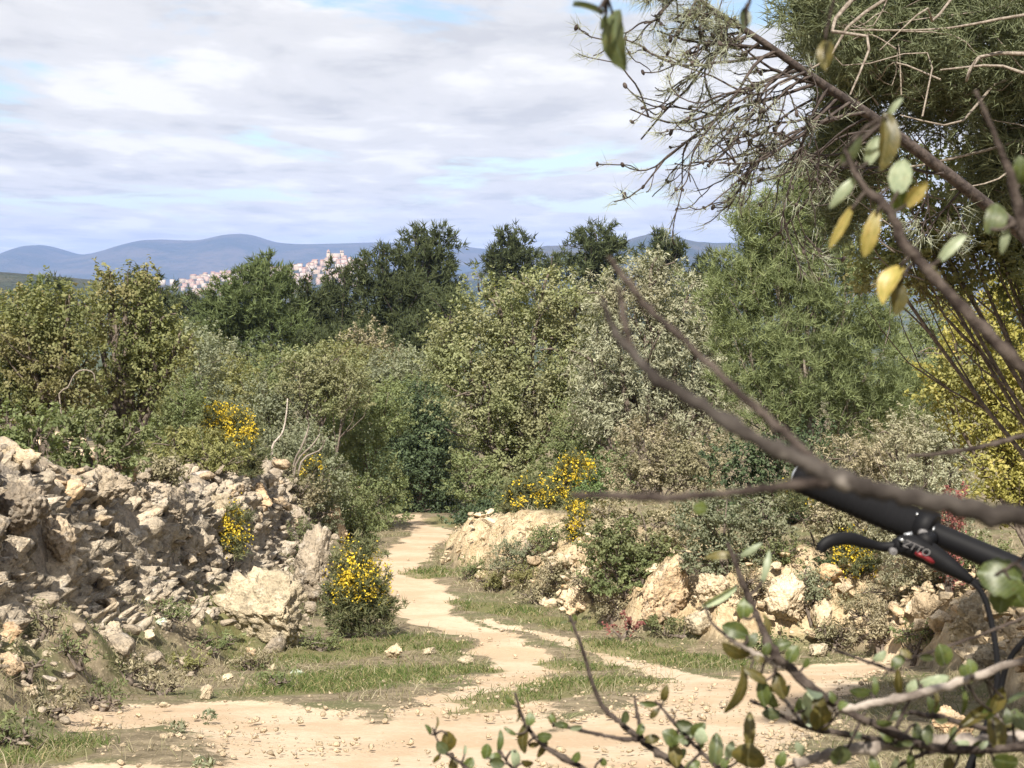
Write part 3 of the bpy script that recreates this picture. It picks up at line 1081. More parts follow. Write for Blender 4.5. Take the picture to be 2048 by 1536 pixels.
def boulder(root, u, v, wpx, hpx, Y, mat, seed, depth=0.8, rot=0.0, sub=4, rough=0.2, name='boulder', label=None, out=0.0):
    if root is not None:
        Y = float(pix_ground(u, v + hpx * 0.30, terrain)[1]) - 0.22 - wpx * 0.0006 * (1 if root is wr else 0) + (0.0 if root is wr else 0.12) + (0.32 if seed == 305 else 0.0)
    p = unproj(u, v, Y)
    s = Y / F
    V, T = stone_vt(seed, sub, 9, rough, 1.7, 0.12)
    w1, w2, wi = worley(V * 3.1 + seed, seed)
    x1, x2, xi = worley(V * 7.5 + seed, seed + 4)
    V = V + unit(V) * (sstep(w2 - w1, 0, .3) * (.05 + .10 * wi) + sstep(x2 - x1, 0, .3) * (.02 + .05 * xi) - .09)[:, None]
    a, b = wpx * s / 2, hpx * s / 2
    V = V * np.array((a, (a + b) / 2 * depth, b))
    ca, sa = math.cos(rot), math.sin(rot)
    V = V @ np.array([[ca, 0, sa], [0, 1, 0], [-sa, 0, ca]]).T
    me = mesh_np(name, V, [T], [M[mat]])
    org = np.array(root.location) if root is not None else np.zeros(3)
    o = link(name, me, root)
    o.location = tuple(p - org)
    if label:
        o['label'] = label
    return o


def crust(root, L, a0, a1, side, s0, s1, mat, seed, big, amp, res=0.045, gaps=0.0, off=0.05):
    """the broken rock face itself: a sheet over the bank pushed out in blocks with deep cracks between them"""
    ll = np.arange(a0, a1, res)
    pts = np.array([along(L, x_)[0] for x_ in ll])
    k_ = np.hanning(31)
    k_ /= k_.sum()
    pts = np.stack([np.convolve(np.pad(pts[:, i], 15, mode='edge'), k_, mode='valid') for i in (0, 1)], 1)
    dd = unit(np.gradient(pts, axis=0))
    nn = np.stack([-dd[:, 1], dd[:, 0]], 1) * side
    sv = np.linspace(s0, s1, int((s1 - s0) * 1.7 / res))
    X = pts[:, None, 0] + nn[:, None, 0] * sv[None, :]
    Yy = pts[:, None, 1] + nn[:, None, 1] * sv[None, :]
    Z = terrain(X, Yy, False)
    P = np.stack([X, Yy, Z], -1)
    du = np.gradient(P, axis=0)
    dv = np.gradient(P, axis=1)
    N_ = unit(np.cross(du, dv))
    N_ = np.where((N_[..., 2:3] < 0), -N_, N_)
    out_ = np.concatenate([-nn, np.zeros((len(nn), 1))], 1)[:, None, :]
    N_ = unit(N_ * .7 + out_ * 0.8 + np.array((0, 0, .25)))
    Pf = P.reshape(-1, 3)
    Nf = N_.reshape(-1, 3)
    warp = (np.stack([fbm(Pf * 2.1 + 9 * i, 3, seed + i) for i in range(3)], 1) - .5) * .5
    Q1 = (Pf + warp * big) / big * np.array((1, 1, 1.7))
    f1, f2, i1 = worley(Q1, seed + 20)
    g1, g2, i2 = worley((Pf + warp * .3) / (big * .40) * np.array((.85, .85, 2.1)), seed + 30)
    crack1 = sstep(f2 - f1, 0.0, 0.30) * np.clip(1 - f1 * f1 * .9, .1, 1)
    crack2 = sstep(g2 - g1, 0.0, 0.34) * np.clip(1 - g1 * g1 * 1.1, 0, 1)
    fb = fbm(Pf * 9.0, 4, seed + 40, .6) - .5
    k1, k2, i3 = worley((Pf + warp * .2) / (big * .19), seed + 60)
    crack3 = sstep(k2 - k1, 0.0, 0.35)
    h_ = amp * (crack1 * (0.35 + 0.50 * i1) + crack2 * (0.30 + 0.45 * i2) + crack3 * (0.05 + 0.10 * i3) - 0.42) + fb * amp * 0.35
    tt_ = np.tile((sv - s0) / (s1 - s0), len(ll))
    ends = np.repeat(sstep(ll, a0, a0 + 1.0) * (1 - sstep(ll, a1 - 1.5, a1)), len(sv))
    edge_ = sstep(tt_, 0.0, 0.16) * (1 - sstep(tt_, 0.78, 1.0)) * ends
    if gaps:
        gn = fbm(Pf * 0.55, 2, seed + 50)
        edge_ = edge_ * sstep(gn, 0.40 * gaps, 0.40 * gaps + .12)
    dist_ = (h_ + off) * edge_ - 0.16 * (1 - edge_)
    V = Pf + Nf * dist_[:, None]
    ix_ = np.arange(len(V)).reshape(len(ll), len(sv))
    q_ = np.stack([ix_[:-1, :-1], ix_[1:, :-1], ix_[1:, 1:], ix_[:-1, 1:]], -1).reshape(-1, 4)
    rn = np.clip(i1 * .45 + i2 * .35 + i3 * .2, 0, 1)
    o_ = link('rock_face', mesh_np('rock_face', V - np.array(root.location), [q_], [M[mat]], None, {'rnd': rn}), root)
    return o_


_, _, accL = along(LB, 0.1)
_, _, accR = along(RB, 0.1)
l0, l1 = accL[2], accL[3 + len(LB_px) - 1] + 2.0
wr = thing('stone_bank', 'weathered grey and brown rocky bank with tumbled stones left of the track', 'stone bank', (LB[4][0], LB[4][1], H(*LB[4])))
crust(wr, LB, l0, l1, 1, 0.42, 3.0, 'crust_grey', 3, 0.44, 0.30, 0.032)
gl = bank_stones(LB, l0, l1, 1, (1.0, 2.8), [(0.26, 0.46, 60), (0.15, 0.26, 420), (0.09, 0.15, 900), (0.06, 0.09, 700)], 640, 5,
                 lambda l, t_: 1.0 if t_ < 2.2 else 0.35)
place_bank(wr, gl, 'stone_grey', None, 6, 290, 0.85)
gt = bank_stones(LB, l0, l1 - 3, 1, (0.0, 1.15), [(0.16, 0.34, 30), (0.04, 0.10, 700)], 330, 15)
place_bank(wr, gt, 'stone_grey', None, 16, 0, 0.85)
boulder(wr, 522, 998, 66, 62, 21.4, 'stone_ochre', 301, 0.8, 0.05, 4, 0.16, 'boulder', 'squared ochre block on top of the bank')
boulder(wr, 432, 1008, 74, 56, 20.2, 'stone_pale', 302, 0.9, 0.0, 4, 0.18, 'boulder', 'pale weathered block on the bank edge')
boulder(wr, 470, 985, 50, 36, 20.8, 'stone_grey', 303)
boulder(wr, 674, 1048, 50, 84, 26.5, 'stone_ochre', 304, 0.8, -0.35, 4, 0.16, 'boulder', 'tilted orange block at the far end of the bank')
boulder(wr, 540, 1228, 230, 180, 20.4, 'stone_pale', 305, 0.6, 0.62, 5, 0.14, 'boulder', 'big pale slab leaning on the foot of the bank')
boulder(wr, 632, 1135, 100, 180, 22.8, 'stone_grey', 306, 0.6, 0.3, 5, 0.22, 'boulder', 'dark pitted buttress of rock near the gorse bush')
boulder(wr, 40, 1010, 110, 130, 13.6, 'stone_grey', 307, 0.8, 0.1, 5, 0.2)
boulder(wr, 110, 1085, 90, 130, 13.2, 'stone_grey', 308, 0.8, -0.3, 5, 0.2)
boulder(wr, 140, 985, 80, 60, 14.9, 'stone_ochre', 309, 0.8, 0.0, 4, 0.2)
boulder(wr, 215, 975, 90, 90, 15.6, 'stone_grey', 310, 0.8, 0.2, 5, 0.2)
boulder(wr, 290, 1000, 95, 90, 16.6, 'stone_grey', 311, 0.8, 0.3, 5, 0.2)
boulder(wr, 350, 1020, 60, 90, 17.6, 'stone_grey', 312, 0.8, 0.1, 5, 0.2)
boulder(wr, 110, 885, 120, 46, 16.2, 'stone_cream', 313, 1.2, 0.0, 4, 0.16, 'boulder', 'flat pale rock on top of the bank')
boulder(wr, 40, 915, 90, 50, 15.4, 'stone_cream', 314, 1.0, 0.0, 4, 0.2)
boulder(wr, 190, 915, 90, 40, 16.4, 'stone_grey', 315, 1.0, 0.2, 4, 0.2)
boulder(wr, 10, 1105, 60, 60, 12.8, 'stone_grey', 316)
boulder(wr, 25, 1150, 70, 46, 12.5, 'stone_grey', 317)
boulder(wr, 210, 1150, 44, 44, 14.6, 'stone_cream', 318)
boulder(wr, 250, 945, 60, 44, 16.6, 'stone_ochre', 319)
boulder(wr, 590, 1040, 60, 60, 22.2, 'stone_grey', 320)

r0, r1 = accR[3], accR[4 + len(RB_px) - 1] + 1.0
rr_ = thing('stone_terrace', 'cream limestone terrace bank with broken blocks right of the track', 'stone bank', (RB[8][0], RB[8][1], H(*RB[8])))
crust(rr_, RB, r0, accR[4 + 7] + 1.5, -1, 0.0, 1.5, 'crust_cream', 8, 0.42, 0.22, 0.04, 1.14)
gr = bank_stones(RB, r0, r1, -1, (0.08, 1.25), [(0.22, 0.36, 40), (0.14, 0.22, 240), (0.08, 0.14, 800), (0.05, 0.08, 800)], 520, 25,
                 lambda l, t_: (0.9 if math.sin(l * 0.9 + 1.0) > -0.45 else 0.15) * (1.0 if t_ < 0.95 else 0.45) * (1.0 if l < accR[4 + 7] + 1 else 0.22))
place_bank(rr_, gr, 'stone_cream', None, 26, 270, 0.9)
boulder(rr_, 1330, 1188, 106, 122, 21.0, 'stone_ochre', 331, 0.7, 0.25, 5, 0.2, 'boulder', 'large ochre crumbling face of the terrace')
boulder(rr_, 1575, 1203, 98, 122, 18.9, 'stone_cream', 332, 0.7, 0.0, 5, 0.2, 'boulder', 'tall white limestone block of the terrace')
boulder(rr_, 1430, 1173, 73, 90, 19.8, 'stone_cream', 333, 0.7, 0.0, 5, 0.2)
boulder(rr_, 1060, 1098, 57, 57, 27.0, 'stone_grey', 334, 0.8, 0.0, 4, 0.2)
boulder(rr_, 1115, 1128, 65, 65, 25.6, 'stone_cream', 335, 0.8, 0.0, 4, 0.2)
boulder(rr_, 1640, 1233, 49, 73, 18.6, 'stone_cream', 336, 0.8, 0.15, 4, 0.2)
boulder(rr_, 1150, 1203, 57, 57, 24.0, 'stone_cream', 337, 0.8, 0.3, 4, 0.2)
boulder(rr_, 1395, 1243, 65, 57, 19.6, 'stone_pale', 338, 0.8, 0.2, 4, 0.2)
boulder(rr_, 1950, 1243, 122, 114, 16.0, 'stone_pale', 339, 0.7, 0.1, 5, 0.22)
boulder(rr_, 1850, 1218, 57, 73, 16.8, 'stone_cream', 340, 0.7, 0.1, 4, 0.22)
boulder(rr_, 1990, 1328, 98, 82, 14.6, 'stone_pale', 341, 0.7, 0.1, 5, 0.22)
boulder(rr_, 1900, 1448, 82, 73, 12.8, 'stone_ochre', 342, 0.7, 0.1, 5, 0.22)

# stones lying loose on the ground, each by itself
LOOSE = [
    (412, 1385, 36, 34, 'stone_pale', 'pale pointed stone on the gravel at the foot of the bank'),
    (228, 1258, 34, 44, 'stone_pale', 'upright white wedge of stone in the grass below the bank'),
    (250, 1290, 50, 34, 'stone_grey', 'grey angular stone just right of the upright white wedge'),
    (296, 1270, 46, 24, 'stone_cream', 'flat cream stone in the grass below the bank'),
    (22, 1268, 60, 44, 'stone_ochre', 'ochre boulder at the left edge of the picture'),
    (20, 1330, 66, 56, 'stone_grey', 'brown boulder under the ochre one at the left edge'),
    (195, 1235, 56, 24, 'stone_ochre', 'orange flat stone at the foot of the grey bank'),
    (392, 1248, 22, 24, 'stone_pale', 'small white stone in the grass left of the pale slab'),
    (787, 1303, 32, 36, 'stone_cream', 'tan stone at the foot of the flowering gorse'),
    (930, 1322, 36, 22, 'stone_pale', 'pale stone in the grass by the inner bend of the track'),
    (858, 1303, 34, 18, 'stone_pale', 'whitish flat stone beside the bend of the track'),
    (195, 1440, 36, 26, 'stone_cream', 'round cream stone at the lower left of the bank'),
    (500, 1305, 24, 26, 'stone_ochre', 'small orange stone below the pale slab'),
    (60, 1385, 44, 30, 'stone_cream', 'cream stone low on the left bank'),
    (130, 1345, 40, 26, 'stone_grey', 'grey stone half buried low on the left bank'),
    (1636, 1300, 46, 36, 'stone_pale', 'pinkish white stone at the foot of the right terrace'),
    (1836, 1296, 56, 28, 'stone_pale', 'long white stone lying below the right bank'),
    (1795, 1245, 40, 34, 'stone_cream', 'cream stone resting on the slope of the right bank'),
    (752, 965, 40, 34, 'stone_grey', 'grey boulder in the shade where the track ends'),
    (712, 985, 50, 34, 'stone_grey', 'low grey stones left of the shaded boulder'),
    (1165, 1215, 30, 34, 'stone_cream', 'cream stone standing in front of the terrace'),
    (1012, 1165, 34, 26, 'stone_cream', 'rounded cream stone at the far end of the terrace'),
    (965, 1150, 34, 22, 'stone_cream', 'cream rubble stone by the dark low shrub'),
    (1740, 1290, 24, 18, 'stone_cream', 'small cream stone on the bare sandy patch'),
    (545, 1335, 22, 14, 'stone_pale', 'small pale stone at the edge of the green grass'),
    (600, 1440, 22, 14, 'stone_pale', 'small pale stone on the gravel apron'),
    (330, 1410, 24, 16, 'stone_pale', 'small pale stone left of the pointed one'),
    (455, 1355, 26, 16, 'stone_cream', 'small cream stone right above the pointed one'),
]
for k, (u, v, w, h, mk, lab) in enumerate(LOOSE):
    g = pix_ground(u, v + h * 0.4, terrain)
    o = boulder(None, u, v, w, h, g[1] + 0.05, mk, 400 + k, 0.9, 0.2 * (k % 3 - 1), 4, 0.15, 'loose_stone')
    tag(o, lab, 'stone', 'loose stones beside the track')

# gravel and chips along the track: nobody could count them
r = np.random.default_rng(9)
gm = MB()
cand = 0
Vb, Tb = [], []
N = 34000
uu = r.uniform(-60, 2100, N)
yy = 7.5 + 32 * r.random(N) ** 1.5
xx = (uu - 1024) / F * yy
zc, Lc, Rc, _, _ = terrain(xx, yy, True, True)
bc, gc = masks(xx, yy)
edge = np.clip(bc * (1.1 - bc) * 4, 0, 1) * 0.9 + 0.10 * bc + 0.16 * (1 - bc)
edge *= (Lc < 0.8) * (Rc < 0.3)
dr_ = fbm(np.stack([xx, yy, yy * 0], 1) * 0.9, 3, 61)
keep = r.random(N) < edge * np.clip((dr_ - 0.42) * 4, 0.04, 1.0)
V1, T1 = ico(1)
allV, allT = [], []
k = 0
for x, y, z in zip(xx[keep], yy[keep], zc[keep]):
    s = 0.006 + 0.024 * r.random() ** 4
    V = V1 * (1 + 0.35 * r.normal(size=(len(V1), 1)).clip(-1, 1)) * s * np.array((1.2, 1.0, 0.7))
    V = V @ rotm((r.uniform(-.4, .4), r.uniform(-.4, .4), r.uniform(0, 6.3))).T + (x, y, z - 0.03 * 0 + s * 0.1)
    allV.append(V)
    allT.append(T1 + k)
    k += len(V1)
gme = mesh_np('gravel', np.vstack(allV), [np.vstack(allT)], [M['gravel']])
tag(link('gravel', gme), 'pale gravel and stone chips scattered along the sandy track', 'gravel', None, 'stuff')


# ------------------------------------------------------------------ foliage
def leaf_quads(C, out, r, L, W, upb=0.45, rnd=None, jit=0.9):
    n = len(C)
    nrm = unit(out * 0.45 + np.array((0, 0, upb)) + r.normal(size=(n, 3)) * jit * 0.6)
    ax = unit(np.cross(nrm, r.normal(size=(n, 3))))
    sd = np.cross(nrm, ax)
    l = L * r.uniform(0.65, 1.3, (n, 1))
    w = W * r.uniform(0.7, 1.25, (n, 1))
    V = np.stack([C - ax * l * .5, C - sd * w * .5 + nrm * w * .18, C + ax * l * .5, C + sd * w * .5 + nrm * w * .18], 1).reshape(-1, 3)
    Q = np.arange(n * 4).reshape(n, 4)
    a = r.random(n) if rnd is None else rnd
    return V, Q, np.repeat(a, 4)


def needle_tufts(C, out, r, k, L, W, spread=0.75):
    n = len(C)
    d = unit(np.repeat(out, k, 0) + r.normal(size=(n * k, 3)) * spread)
    b = np.repeat(C, k, 0) + r.normal(size=(n * k, 3)) * L * 0.12
    s = unit(np.cross(d, r.normal(size=(n * k, 3))))
    l = L * r.uniform(0.6, 1.25, (n * k, 1))
    V = np.stack([b - s * W * .5, b + s * W * .5, b + d * l], 1).reshape(-1, 3)
    T = np.arange(n * k * 3).reshape(n * k, 3)
    a = np.clip(np.repeat(r.random(n), k) * 0.7 + r.random(n * k) * 0.3, 0, 1)
    return V, T, np.repeat(a, 3)


def clumps(lobes, nc, r, seed, shell=0.45, lump=0.35):
    Lb = np.array(lobes)
    w = (Lb[:, 3] * Lb[:, 4] * Lb[:, 5]) ** (2 / 3)
    pick = r.choice(len(Lb), nc, p=w / w.sum())
    d = unit(r.normal(size=(nc, 3)))
    rad = (shell ** 3 + (1 - shell ** 3) * r.random(nc)) ** (1 / 3)
    f = 1 + lump * 2 * (fbm(d * 1.9 + pick[:, None] * 7.1 + seed, 3, seed) - 0.5)
    spray = r.random(nc) < 0.10
    f = f * np.where(spray, r.uniform(1.05, 1.32, nc), 1.0)
    rad = np.where(spray, np.maximum(rad, .9), rad)
    P = Lb[pick, :3] + d * Lb[pick, 3:6] * (rad * f)[:, None]
    o = unit(d / Lb[pick, 3:6])
    return P, o, pick


NTRI = [0]


def plant(name, label, cat, Y, lobes_px, mat, kind='leaf', L=0.11, W=0.06, cov=3.2, csig=0.16, shell=0.45, lump=0.4, seed=1,
          base=None, trunk=0.07, bark='bark', group=None, nk=7, up=0.0, flower=None, twigs=True, fl=(0.05, 0.05), ydepth=0.85, gap=0.0, bare=0):
    r = np.random.default_rng(seed)
    s = Y / F
    lobes = []
    for i, lp in enumerate(lobes_px):
        u, v, ru, rv = lp[:4]
        dy = lp[4] if len(lp) > 4 else r.uniform(-0.35, 0.35) * ru * s
        p = unproj(u, v, Y + dy)
        lobes.append((p[0], p[1], p[2], ru * s, (ru + rv) / 2 * s * ydepth, rv * s))
    A = sum(math.pi * l[3] * l[5] for l in lobes)
    if base is None:
        bx, by = np.mean([l[0] for l in lobes]), np.mean([l[1] for l in lobes])
    else:
        q = unproj(base, 800, Y)
        bx, by = q[0], Y
    org = np.array((bx, by, H(bx, by) - 0.03))
    root = thing(name, label, cat, org, group)
    la = L * W * (0.5 if kind != 'tuft' else 0.5 * nk * 0.8) * 0.55
    n = int(cov * A / la)
    per = 26 if kind != 'tuft' else 7
    nc = max(8, n // per)
    P, o, pick = clumps(lobes, nc, r, seed, shell, lump)
    zmin = org[2] + 0.05
    P[:, 2] = np.maximum(P[:, 2], zmin + 0.1)
    sh = unit(o * 0.75 + np.array((0, 0, 0.55)) + r.normal(size=(nc, 3)) * 0.45)       # every clump is a leafy shoot
    tt = r.random((nc * per, 1)) ** 0.8
    C = np.repeat(P, per, 0) + np.repeat(sh, per, 0) * (tt - .35) * csig * 3.4 + r.normal(size=(nc * per, 3)) * csig * (0.62 - 0.42 * tt) * np.array((1, 1, 0.8))
    oo = np.repeat(o, per, 0)
    if kind == 'tuft':
        oo = unit(oo * 0.6 + np.array((0, 0, up)) + r.normal(size=oo.shape) * 0.25)
        V, T, a = needle_tufts(C, oo, r, nk, L, W)
        fs = [T]
    else:
        rn = np.clip(np.repeat(r.random(nc), per) * 0.55 + r.random(nc * per) * 0.45, 0, 1)
        V, Q, a = leaf_quads(C, oo, r, L, W, 0.45, rn)
        fs = [Q]
    V[:, 2] = np.maximum(V[:, 2], org[2] - 0.02)
    NTRI[0] += len(fs[0]) * (1 if fs[0].shape[1] == 3 else 2)
    link('crown', mesh_np('crown', V - org, fs, [M[mat]], None, {'rnd': a}), root)
    if trunk:
        m = MB()
        zlow = min(l[2] - l[5] for l in lobes)
        for i, l in enumerate(lobes):
            c = np.array(l[:3])
            mid = org * 0.45 + c * 0.55 + np.array((r.uniform(-.2, .2), r.uniform(-.2, .2), 0)) * l[3]
            st = org + np.array((r.uniform(-1, 1), r.uniform(-1, 1), 0)) * trunk * 1.2
            tip = c + np.array((r.uniform(-.3, .3) * l[3], r.uniform(-.3, .3) * l[4], l[5] * 0.75))
            pts = spline([st, st * .55 + mid * .45 + np.array((0, 0, (c[2] - org[2]) * .08)), mid, c, tip], 12)
            m.tube(pts - org, np.linspace(trunk, trunk * 0.14, 12), 6)
            if twigs:
                sel = np.where(pick == i)[0][:max(4, min(30, int(40 / len(lobes))))]
                for j in sel:
                    k_ = int(np.argmin(np.linalg.norm(pts[3:11] - P[j], axis=1))) + 3
                    k_ = max(3, k_ - 2)
                    a0, a1 = pts[k_], P[j] + o[j] * csig * 0.8
                    mm = (a0 + a1) / 2 + r.normal(size=3) * 0.08 * np.linalg.norm(a1 - a0) + np.array((0, 0, -.05))
                    m.tube(spline([a0, mm, a1], 5) - org, np.linspace(trunk * .28, trunk * .06, 5), 4, 0, False)
        for b_ in range(bare):
            l = lobes[int(r.integers(len(lobes)))]
            d_ = unit(np.array((r.normal(), -abs(r.normal()) * .6, abs(r.normal()) * .8)))
            a0 = np.array(l[:3]) + d_ * np.array(l[3:6]) * .3
            a1 = np.array(l[:3]) + d_ * np.array(l[3:6]) * r.uniform(1.0, 1.25)
            mm = (a0 + a1) / 2 + r.normal(size=3) * .12 * l[3]
            m.tube(spline([a0, mm, a1], 6) - org, np.linspace(trunk * .35, trunk * .12, 6), 4, 0, False)
        link('trunk' if trunk > 0.03 else 'stems', m.mesh('trunk', [M[bark]], True), root)
    if flower:
        fm, nf, top = flower
        nfc = max(4, nf // 14)
        P2, o2, _ = clumps(lobes, nfc * 4, r, seed + 3, 0.85, lump)
        order = np.argsort(-(P2[:, 2] - org[2]) * top - r.random(len(P2)) * (1 - top) - 0.25 * (o2[:, 1] < 0))
        P2, o2 = P2[order[:nfc]], o2[order[:nfc]]
        C2 = np.repeat(P2, 14, 0) + r.normal(size=(nfc * 14, 3)) * csig * np.array((.5, .5, 1.1))
        V, Q, a = leaf_quads(C2, np.repeat(o2, 14, 0), r, fl[0], fl[1], 0.3)
        V[:, 2] = np.maximum(V[:, 2], org[2])
        link('flowers', mesh_np('flowers', V - org, [Q], [M[fm]], None, {'rnd': a}), root)['kind'] = 'stuff'
    return root


# far pines beyond the valley scrub
def pine(label, Y, lobes, seed, mat='pine_far', cov=3.0, name='pine_tree', k=1.0):
    plant(name, label, 'tree', Y, lobes, mat, 'tuft', 0.46 * k * Y / 100, 0.085 * k * Y / 100, cov, 0.30 * Y / 100, 0.30, 0.45, seed, None, 0.16, 'bark_pine', 'dark pines beyond the scrub', 6, 0.65)


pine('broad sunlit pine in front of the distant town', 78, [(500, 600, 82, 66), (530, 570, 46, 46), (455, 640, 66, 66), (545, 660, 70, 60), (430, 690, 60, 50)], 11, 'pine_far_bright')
pine('small dark pine just right of the broad sunlit pine', 88, [(612, 606, 36, 42), (600, 650, 50, 40), (630, 690, 60, 50)], 12)
pine('dark pine with sloping top between the town and the tallest pine', 92, [(690, 580, 48, 44), (665, 640, 60, 60), (690, 690, 70, 50)], 13)
pine('large dark pine with a dense rounded crown left of the tallest', 86, [(775, 555, 60, 62), (790, 625, 80, 70), (760, 670, 70, 50)], 14)
pine('tall dark pine with twin rounded tops against the mountains', 96, [(832, 500, 32, 40), (872, 498, 34, 42), (855, 555, 56, 60), (870, 620, 66, 70), (880, 690, 70, 60)], 15)
pine('fan topped dark pine above the carob tree', 112, [(1015, 505, 46, 30), (990, 525, 26, 36), (1045, 525, 26, 34), (1018, 560, 44, 50), (1018, 640, 30, 70)], 16)
pine('round headed dark pine right of the fan topped one', 104, [(1195, 490, 50, 40), (1170, 530, 34, 50), (1218, 520, 32, 44), (1190, 580, 50, 50), (1195, 650, 40, 60)], 17)
pine('flat topped dark pine behind the olive tree', 108, [(1318, 496, 34, 26), (1345, 510, 24, 40), (1322, 550, 42, 50), (1330, 640, 40, 70)], 18)
pine('little dark pine between the fan topped and round pines', 125, [(1103, 530, 18, 26), (1105, 570, 24, 30), (1100, 640, 30, 50)], 19)
pine('little bushy pine left of the young pine', 95, [(1425, 545, 30, 32), (1395, 560, 26, 24), (1425, 600, 40, 50), (1420, 680, 40, 50)], 20)
pine('dark pine top peeping out behind the left oak', 80, [(290, 575, 30, 32), (300, 620, 34, 40), (300, 690, 40, 60)], 21)
pine('slim dark pine right of the left oak', 100, [(333, 612, 18, 32), (335, 660, 26, 40), (335, 720, 30, 50)], 22)
pine('low grey green pine in the gap below the town', 115, [(372, 610, 34, 26), (365, 650, 40, 40), (375, 700, 50, 50)], 23)
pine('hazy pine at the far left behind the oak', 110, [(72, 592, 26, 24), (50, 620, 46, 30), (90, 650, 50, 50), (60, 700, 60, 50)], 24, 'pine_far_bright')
pine('very dark small pine at the top of the left oak', 105, [(118, 580, 16, 18), (112, 620, 26, 40)], 25)
pine('low pine in shade under the large dark pines', 74, [(720, 690, 60, 44), (650, 710, 60, 40)], 26)
pine('pine in shade behind the carob at its left', 80, [(900, 640, 50, 60), (830, 690, 60, 40)], 27)

# trees of the middle ground
plant('carob_tree', 'tall yellow green carob tree in the middle right of the track', 'tree', 46,
      [(1000, 618, 80, 60), (1085, 588, 66, 52), (1150, 625, 60, 56), (940, 725, 76, 80), (1060, 690, 110, 86), (1140, 730, 66, 80), (975, 790, 88, 80), (1070, 800, 90, 80), (985, 880, 80, 76), (1060, 900, 70, 70), (1000, 950, 60, 50), (892, 700, 44, 60)],
      'carob', 'leaf', 0.105, 0.062, 1.9, 0.17, 0.50, 0.85, 31, 1030, 0.16, 'bark', None, bare=14)
plant('olive_tree', 'grey green olive tree right of the carob', 'tree', 40,
      [(1300, 560, 58, 60), (1230, 610, 66, 60), (1370, 610, 66, 62), (1290, 680, 100, 90), (1390, 720, 76, 90), (1200, 730, 60, 80), (1270, 800, 96, 80), (1390, 830, 86, 70), (1200, 830, 56, 60), (1450, 760, 50, 70)],
      'olive', 'leaf', 0.12, 0.034, 1.9, 0.16, 0.45, 0.75, 32, 1300, 0.14, 'bark', None, bare=12)
plant('young_pine', 'bright green young pine with upright feathery tips at right', 'tree', 25,
      [(1500, 460, 34, 80), (1590, 410, 32, 84), (1640, 390, 44, 80), (1548, 430, 30, 60), (1625, 420, 46, 84), (1548, 470, 44, 70), (1560, 520, 60, 70), (1660, 470, 70, 100), (1480, 590, 64, 80), (1580, 620, 100, 90), (1690, 600, 90, 110), (1500, 710, 80, 80), (1610, 740, 110, 90), (1740, 720, 100, 100), (1540, 800, 80, 60), (1680, 830, 100, 60), (1780, 810, 80, 70)],
      'pine_young', 'tuft', 0.15, 0.015, 2.3, 0.15, 0.40, 0.7, 33, 1610, 0.07, 'twig_pine', None, 9, 0.75, bare=16)
plant('holm_oak', 'big olive brown oak at the left edge above the rocks', 'tree', 23,
      [(55, 690, 96, 86), (135, 640, 76, 70), (120, 730, 90, 80), (30, 790, 90, 80), (140, 800, 80, 60), (-40, 730, 80, 100), (40, 640, 60, 44)],
      'oak', 'leaf', 0.066, 0.040, 1.9, 0.105, 0.40, 0.85, 34, 90, 0.10, 'bark', 'oaks above the left bank', bare=5)
plant('holm_oak', 'brownish oak with ragged top right of the leftmost oak', 'tree', 24.5,
      [(250, 600, 58, 46), (222, 560, 24, 22), (285, 575, 34, 30), (300, 670, 64, 66), (235, 690, 70, 70), (310, 750, 52, 60), (240, 790, 80, 60), (190, 620, 40, 40), (350, 700, 36, 50)],
      'oak', 'leaf', 0.066, 0.040, 1.8, 0.105, 0.40, 0.9, 35, 250, 0.10, 'bark', 'oaks above the left bank', bare=6)

SH = 'scrub on the valley slope'


def ghit(u, v):
    return float(pix_ground(u, v, terrain)[1])


def shrub(label, Y, lobes, mat, seed, L=None, W=None, cov=1.9, name='shrub', trunk=0.035, bare=0, group=SH, **kw):
    k = max(0.5, Y / 45)
    if kw.get('skirt', True):
        low = max(v + rv for u, v, ru, rv in lobes)
        um = float(np.mean([l_[0] for l_ in lobes]))
        q = unproj(um, low, Y)
        gap_ = (q[2] - H(q[0], Y)) / Y * F
        if gap_ > 12:
            wide_ = (max(u + ru for u, v, ru, rv in lobes) - min(u - ru for u, v, ru, rv in lobes)) / 2
            lobes = list(lobes) + [(um - wide_ * .35, low + gap_ * .4, wide_ * .5, gap_ * .62 + 12), (um + wide_ * .35, low + gap_ * .4, wide_ * .5, gap_ * .62 + 12)]
    plant(name, label, 'shrub', Y, lobes, mat, 'leaf', L or 0.088 * k, W or 0.046 * k, cov, 0.12 * k, 0.42, 0.75, seed, None, trunk, kw.get('bark', 'bark'), group, bare=bare)


shrub('small round yellow green tree left of the big round one', 44, [(462, 745, 52, 36), (440, 790, 50, 40), (490, 790, 50, 40)], 'scrub_yellow', 41)
shrub('round crowned yellowish tree on thin stems in the valley', 40, [(640, 735, 80, 48), (600, 770, 50, 50), (690, 770, 56, 50), (650, 800, 60, 36)], 'carob', 42, trunk=0.05, bare=5, skirt=False)
shrub('pale grey green tree behind the round yellowish tree', 58, [(790, 735, 80, 36), (830, 770, 70, 46), (760, 770, 60, 40)], 'scrub_grey', 43, trunk=0.05)
shrub('grey green bush right of the oaks in the valley', 36, [(400, 740, 50, 70), (385, 810, 60, 60), (440, 840, 60, 50)], 'scrub_grey', 44, bare=5)
shrub('dense green bush under the round yellowish tree', 42, [(720, 850, 80, 64), (770, 820, 60, 46), (680, 900, 60, 60)], 'scrub_green', 45, bare=3)
shrub('tall dark evergreen thicket where the track disappears', 50, [(830, 870, 70, 72), (870, 920, 60, 70), (800, 940, 70, 56), (900, 960, 46, 44), (850, 800, 56, 40), (745, 925, 56, 52), (880, 860, 46, 60)], 'scrub_dark', 46)
